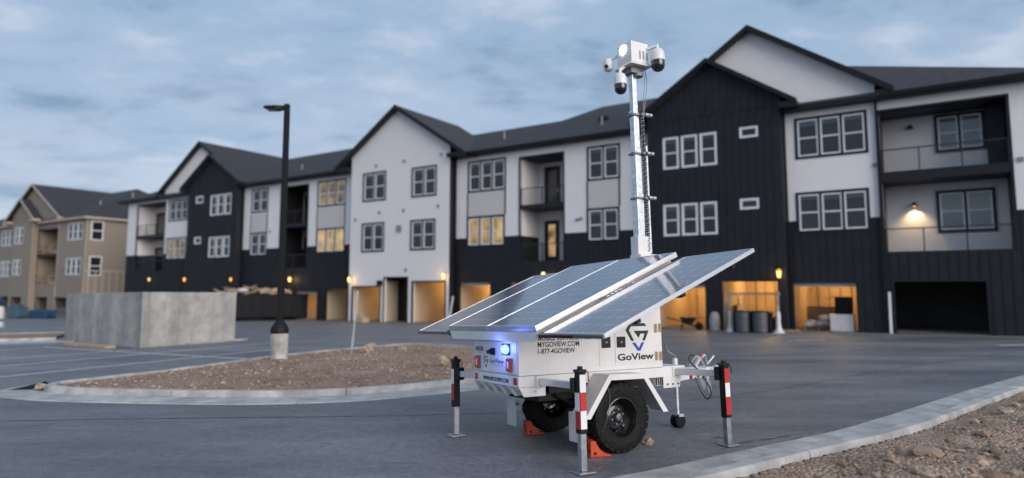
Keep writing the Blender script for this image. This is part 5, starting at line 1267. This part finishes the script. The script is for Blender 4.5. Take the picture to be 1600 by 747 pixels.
# skip with debris
dpos = (fpos(0, 0)); 
DA, DB = Vector((-22.2, 49.2)), Vector((-16.25, 52.3))
dd = (DB - DA).normalized(); ang = math.atan2(dd.y, dd.x); DL = (DB - DA).length
DP = empty('waste_skip', (DA.x, DA.y, gz(*DA)), (0, 0, ang), 'long black steel waste skip heaped with scrap behind the lamp post', 'skip')
b = MB(); b.prism([(.0, .25), (.12, .12), (2.28, .12), (2.4, .25), (2.4, 2.0), (2.3, 2.0), (2.3, .3), (.1, .3), (.1, 2.0), (.0, 2.0)], 0, .08, DL - .08); b.box(0, .08, 0, 2.4, .15, 2.0); b.box(DL - .08, DL, 0, 2.4, .15, 2.0); b.build('tub', MA['bin'], DP, bevel=.01)
b = MB(); b.box(-.05, DL + .05, -.07, -.005, 1.9, 2.02); b.build('rim_rail', MA['bin'], DP)
for k in range(9): MB().box(.35 + k * (DL - .7) / 8 - .05, .35 + k * (DL - .7) / 8 + .05, -.06, -.001, .2, 1.88).build('side_rib', MA['bin'], DP)
for k in (.5, DL - .5): MB().cyl((k, .0, .1), (k, 2.4, .1), .1, n=12).build('roller', MA['black'], DP)
ra = random.Random(5)
scraps = {}
kinds = [('board_scrap', 'osb', 'pale board'), ('board_scrap', 'wood', 'brown board'), ('carton_scrap', 'card', 'crumpled carton'), ('plastic_bag', 'plastic', 'white plastic bag')]
for k in range(26):
    nm, mm, lb = kinds[[0, 1, 0, 2, 1, 0, 3, 2, 0, 1, 0, 1, 2][k % 13]]
    px_, py_ = .5 + (DL - 1.0) * ((k * .381) % 1), .4 + 1.6 * ((k * .618) % 1); pz = 1.90 + .42 * math.sin(math.pi * py_ / 2.4) * (.6 + .6 * ra.random()) * (1.25 if px_ < 3.2 else .85)
    b = MB()
    if nm == 'board_scrap':
        a_ = ra.uniform(-.6, .6); b.box(-ra.uniform(.4, .8), ra.uniform(.4, .8), -.12, .12, -.03, .03)
        o = b.build(nm, MA[mm], bevel=.004); o.rotation_euler = (ra.uniform(-.4, .4), ra.uniform(-.45, .45), ang + a_)
    elif nm == 'carton_scrap':
        b.prism([(-.3, -.15), (.3, -.2), (.34, .15), (-.05, .22), (-.28, .12)], 1, -.25, .25); o = b.build(nm, MA[mm]); o.rotation_euler = (ra.uniform(-.5, .5), ra.uniform(-.5, .5), ra.random() * 3)
    else:
        b.rock((0, 0, 0), .3, k, .6, 2); o = b.build(nm, MA[mm], smooth=True)
    p = DA + dd * px_ + Vector((-dd.y, dd.x)) * py_
    o.location = (p.x, p.y, gz(*DA) + pz); tag(o, lb, 'scrap', lb + 's heaped in the skip'); scraps.setdefault(lb, []).append((px_, o))

ORD = 'leftmost,second,third,fourth,fifth,sixth,seventh,eighth,ninth,tenth,eleventh'.split(',')
for lb, l_ in scraps.items():
    l_.sort(key=lambda t_: t_[0])
    for i, (_, o) in enumerate(l_): o['label'] = '%s %s from the left of those heaped in the black skip' % (ORD[i], lb) if i else 'leftmost %s of those heaped in the black skip' % lb
# ------------------------------------------------------------------ things by the garages
def P(s_, d_, z=None):
    p = fpos(s_, d_); p.z = gz(p.x, p.y) + (z or 0); return p
def put(b, name, m, s_, d_, label, cat, z=.008, rz=0, rx=0, ry=0, smooth=False, bevel=.01):
    o = b.build(name, m, smooth=smooth, bevel=bevel); o.location = P(s_, d_, z); o.rotation_euler = (rx, ry, -TH + rz); return tag(o, label, cat)
for k, (s_, lb) in enumerate(((8.0, 'left'), (7.22, 'right'))):
    r = empty('grey_drum', P(s_, -2.0, .01), (0, 0, -TH), 'dark grey upright drum, the %s one of two under the timber frame' % lb, 'drum', 'drums under the timber frame')
    MB().lathe([(0, 0), (.30, 0), (.33, .04), (.335, .45), (.33, .92), (.30, .96), (0, .96)], 24).build('shell', MA['drum_grey'], r, smooth=True)
    for z in (.30, .64): MB().lathe([(.334, z - .015), (.348, z), (.334, z + .015)], 24).build('hoop', MA['drum_grey'], r, smooth=True)
    MB().lathe([(.31, .955), (.34, .96), (.34, 1.0), (.30, 1.0), (0, .985)], 24).build('lid', MA['black_rough'], r, smooth=True)
b = MB(); b.box(-.85, .85, -.02, .02, 0, .95); b.box(-.85, -.78, -.5, .02, 0, 1.25); b.box(.78, .85, -.5, .02, 0, .95); b.box(-.05, .05, -.45, .0, 0, 1.0); put(b, 'black_rack', MA['black_rough'], 7.6, -1.5, 'black open rack behind the two grey drums', 'rack')
fr = empty('timber_goalpost', P(7.55, -1.75, 0), (0, 0, -TH), 'pale timber goal frame wrapped in plastic at the lit garage', 'frame')
for x in (-1.08, 1.08):
    MB().box(x - .055, x + .055, -.05, .05, 0, 1.95).build('upright', MA['osb'], fr, bevel=.01)
    b = MB(); b.lathe([(.30, 0), (.19, .08), (.13, .22), (.11, .5), (.10, .8), (.085, 1.0)], 16); b.v = [(a_ * (1 + .35 * noise.noise(Vector((a_ * 6 + x, c_ * 6, z_ * 3)))), c_ * (1 + .35 * noise.noise(Vector((a_ * 6, c_ * 6 + x, z_ * 3)))), z_) for a_, c_, z_ in b.v]; o = b.build('plastic_wrap', MA['plastic'], fr, smooth=True); o.location = (x, -.02, .005)
MB().box(-1.2, 1.2, -.05, .05, 1.74, 1.86).build('crossbar', MA['wood'], fr, bevel=.01)
b = MB(); b.lathe([(0, 0), (.24, .02), (.26, .4), (.22, .8), (.12, .92), (0, .94)], 14); put(b, 'wrapped_bundle', MA['plastic_grey'], 9.5, -1.4, 'grey plastic wrapped bundle left of the timber frame', 'bundle', smooth=True)
b = MB(); b.box(-.12, .12, -.06, .06, 0, 1.35); put(b, 'timber_offcut', MA['wood'], 9.0, -1.2, 'short upright timber offcut beside the grey bundle', 'timber', ry=.04)
b = MB(); b.box(-.35, .35, -.25, .25, 0, .62); b.box(-.36, .36, -.26, .26, .62, .68); put(b, 'white_carton', MA['plastic'], 8.75, .6, 'white carton inside the lit garage behind the timber frame', 'carton')
wb = empty('wheelbarrow', P(11.0, -1.1, 0), (0, 0, -TH + .4), 'black wheelbarrow parked at the leftmost lit garage near the panels', 'wheelbarrow')
b = MB(); b.add([(-.35, -.3, .65), (.45, -.3, .60), (.45, .3, .60), (-.35, .3, .65), (-.2, -.18, .35), (.25, -.18, .33), (.25, .18, .33), (-.2, .18, .35)], [(4, 5, 6, 7), (0, 1, 5, 4), (1, 2, 6, 5), (2, 3, 7, 6), (3, 0, 4, 7)]); b.build('tub', MA['black_rough'], wb)
b = MB(); [b.tube([(.55, y, .18), (.0, y, .32), (-.5, y * 1.2, .5), (-1.0, y * 1.3, .62)], .022) for y in (-.22, .22)]; [b.tube([(-.2, y, .33), (-.28, y, .0)], .02) for y in (-.2, .2)]; b.build('frame', MA['black'], wb)
MB().lathe([(.08, -.04), (.18, -.04), (.2, 0), (.18, .04), (.08, .04)], 18, Matrix.Translation((.6, 0, .2)) @ Matrix.Rotation(R(90), 4, 'X')).build('wheel', MA['rubber'], wb, smooth=True)
bb = empty('pallet_stack', P(5.15, 1.3, .03), (0, 0, -TH), 'wooden pallet loaded with white sacks in the lit garage at right', 'pallet')
for k in range(5): MB().box(-.7, .7, -.5 + k * .22, -.38 + k * .22, .12, .15).build('slat', MA['wood'], bb)
for x in (-.6, 0, .6): MB().box(x - .05, x + .05, -.5, .5, 0, .118).build('bearer', MA['wood'], bb)
for k, (x, z, w_) in enumerate(((-.4, .16, .5), (.15, .16, .5), (.45, .42, .35), (.2, .42, .4))):
    b = MB(); b.rock((0, 0, .16), .30, 70 + k, .55, 2); o = b.build('white_sack', MA['plastic'], smooth=True); o.location = P(5.15 - x, 1.3, z + .03); o.scale = (w_ * 2, 1.1, 1); o.rotation_euler = (0, 0, -TH); tag(o, ('lower left', 'lower middle', 'upper right', 'upper middle')[k] + ' white sack on the pallet in the right lit garage', 'sack', 'sacks on the pallet')
b = MB(); b.box(-.75, .75, -.02, .02, 0, 1.15); put(b, 'grey_board', MA['card'], 5.2, 2.6, 'brown sheet board propped behind the white sacks', 'board', rx=-.12)
b = MB(); b.box(-.50, .50, -.35, .35, 0, .78); b.box(-.51, .51, -.36, .36, .60, .64); put(b, 'white_crate', MA['plastic'], 4.05, .55, 'big white wrapped crate in the right lit garage', 'crate', z=.04)
b = MB(); b.box(-.40, .40, -.03, .03, 0, 1.6); b.box(-.28, .28, -.045, -.031, .15, 1.45); put(b, 'leaning_panel', MA['black_rough'], 4.1, 1.5, 'tall black panel leaning behind the white wrapped crate', 'panel', rx=-.1, z=.05)  # plain black panel propped behind the crate, nothing on display
b = MB(); b.box(-.055, .055, -.025, .025, 0, 1.85); put(b, 'white_board', MA['sash'], 2.05, -.28, 'white board leaning on the dark wall between the two right garages', 'board', rx=-.10)
b = MB(); b.box(-.05, .05, -.025, .025, 0, 1.8); put(b, 'white_batten', MA['sash'], 26.75, -.75, 'white batten leaning on the dark corner of the white gable', 'board', rx=-.08, ry=.13)
b = MB(); b.box(-.5, .5, -.06, .06, 0, .12); put(b, 'timber_step', MA['wood'], 6.2, -1.0, 'low timber piece on the ground between the lit garages', 'timber')
b = MB(); b.box(-.35, .35, -.3, .3, 0, .35); b.box(-.3, .0, -.2, .2, .351, .55); put(b, 'timber_crate', MA['osb'], 34.0, -1.3, 'small timber crate at the left garage of the white gable', 'crate')
b = MB(); b.box(-.16, .16, -.12, .12, 0, .36); b.box(-.1, .1, -.15, -.121, .08, .28); put(b, 'mail_box', MA['black'], 32.95, -PG - .15, 'small dark box fixed beside the black entry door', 'box', z=2.55)
b = MB(); b.box(-.3, .3, -.25, .25, 0, .5); b.box(-.25, .2, -.2, .2, .501, .85); put(b, 'brown_carton', MA['card'], 28.1, 1.6, 'stacked brown cartons in the right garage of the white gable', 'carton')
b = MB(); b.box(-.06, .06, -.03, .03, 0, 1.9); b.box(.20, .30, -.03, .03, 0, 1.75); b.box(-.06, .30, -.03, .03, .55, .62); put(b, 'propped_timber', MA['wood'], 24.5, 2.5, 'timbers propped inside the lit garage right of the white gable', 'timber', rx=-.1)
b = MB(); b.box(-.5, .5, -.2, .2, .5, .56); b.box(-.46, -.40, -.16, .16, 0, .5); b.box(.40, .46, -.16, .16, 0, .5); put(b, 'saw_bench', MA['osb'], 11.4, 2.2, 'low timber bench inside the lit garage behind the wheelbarrow', 'bench')
st = empty('step_ladder', P(9.0, 1.8, .03), (0, 0, -TH), 'aluminium step ladder inside the garage behind the timber frame', 'ladder')
for x in (-.22, .22): MB().bar((x, -.35, 0), (x * .7, 0, 1.75), .05, .03).build('rail', MA['alu'], st); MB().bar((x, .35, 0), (x * .7, .02, 1.7), .04, .03).build('strut', MA['alu'], st)
for k in range(5): MB().box(-.2 + k * .012, .2 - k * .012, -.30 + k * .06, -.22 + k * .06, .28 + k * .3, .31 + k * .3).build('tread', MA['alu'], st)
for k, (s_, d_, lb) in enumerate(((6.95, .9, 'right of the step ladder'), (7.9, 1.6, 'behind the black rack'))):
    b = MB(); b.rock((0, 0, .3), .42, 300 + k, .9, 3); put(b, 'black_bag', MA['black_rough'], s_, d_, 'black refuse bag in the lit garage ' + lb, 'bag', smooth=True, bevel=0)
# site materials at the far left
def L_(u): return u
mats = [('blue_tank', (-46.9, 59.8), 'round blue water tank at the far left edge', 'tank'), ]
tk = empty('blue_tank', (-47.6, 60.5, gz(-47.6, 60.5)), (0, 0, 0), 'round blue water tank on a stand at the left edge', 'tank')
MB().lathe([(0, 1.0), (.5, 1.02), (.62, 1.2), (.62, 1.7), (.5, 1.88), (.15, 1.92), (.15, 2.0), (0, 2.0)], 20).build('shell', MA['blue_tarp'], tk, smooth=True)
for x, y in ((-.45, -.45), (.45, -.45), (.45, .45), (-.45, .45)): MB().box(x - .05, x + .05, y - .05, y + .05, -.1, 1.01).build('leg', MA['galv'], tk)
def loc_thing(b, name, m, x, y, label, cat, rz=0, **k):
    o = b.build(name, m, **k); o.location = (x, y, gz(x, y) + .005); o.rotation_euler = (0, 0, rz); return tag(o, label, cat)
b = MB(); b.lathe([(0, 0), (.38, .02), (.42, .5), (.36, .95), (.2, 1.1), (0, 1.12)], 14); loc_thing(b, 'white_sack', MA['plastic'], -46.4, 59.6, 'tall white bulk sack beside the blue tank', 'sack', smooth=True)
b = MB(); b.box(-.6, .6, -.5, .5, .14, 1.05); b.box(-.45, .3, -.4, .4, 1.051, 1.25); b.box(-.6, .6, -.5, -.4, 0, .139); b.box(-.6, .6, .4, .5, 0, .139); loc_thing(b, 'wrapped_pallet', MA['teal_wrap'], -45.2, 60.2, 'teal wrapped pallet load next to the bulk sack', 'pallet', rz=-.3, bevel=.07)
b = MB(); b.box(-1.1, 1.1, -.5, .5, .14, .75); b.box(-1.15, 1.15, -.5, -.4, 0, .139); b.box(-1.15, 1.15, .4, .5, 0, .139); loc_thing(b, 'tarp_bundle', MA['blue_tarp'], -43.1, 60.4, 'long bundle under a bright blue tarpaulin on the far lot', 'bundle', rz=-.3, bevel=.06)
b = MB(); b.box(-.8, .8, -.35, .35, .0, .25); b.box(-.6, .3, -.3, .3, .251, .55); loc_thing(b, 'timber_stack', MA['wood'], -43.9, 62.3, 'short stack of raw timber behind the blue tarpaulin bundle', 'timber', rz=-.4)
ct = empty('mesh_cart', (-41.4, 60.8, gz(-41.4, 60.8)), (0, 0, -.3), 'grey mesh cart at the right end of the blue bundle', 'cart')
for x in (-.45, .45):
    for y in (-.35, .35): MB().box(x - .03, x + .03, y - .03, y + .03, .05, .95).build('upright', MA['grey'], ct)
b = MB()
for k in range(8): b.box(-.45, .45, -.36, -.34, .12 + k * .11, .14 + k * .11); b.box(-.45 + k * .12, -.43 + k * .12, -.362, -.342, .1, .95)
b.build('mesh', MA['grey'], ct); MB().box(-.46, .46, -.36, .36, .10, .13).build('tray', MA['grey'], ct)
b = MB(); b.box(-.13, .13, -.08, .08, 0, 1.75); b.box(-.2, .2, -.15, .15, 0, .05); loc_thing(b, 'pale_post', MA['accent'], -42.9, 66.5, 'pale upright post standing in front of the tan house garage', 'post')
b = MB(); b.tube([(0, 0, .16), (2.0, .5, .16), (5.5, 1.1, .16)], .16, 12); loc_thing(b, 'white_pipe', MA['plastic'], -36.3, 35.6, 'white pipe lying on the lot at the left edge', 'pipe', rz=.1, smooth=True) if False else None
pp = MB().tube([(-3.0, 0, .2), (0, 0, .2)], .2, 14).build('white_pipe', MA['plastic'], smooth=True); pp.location = (-30.3, 39.3, gz(-30.3, 39.3)); pp.rotation_euler = (0, 0, .3); tag(pp, 'white pipe lying on the lot at the left edge', 'pipe')
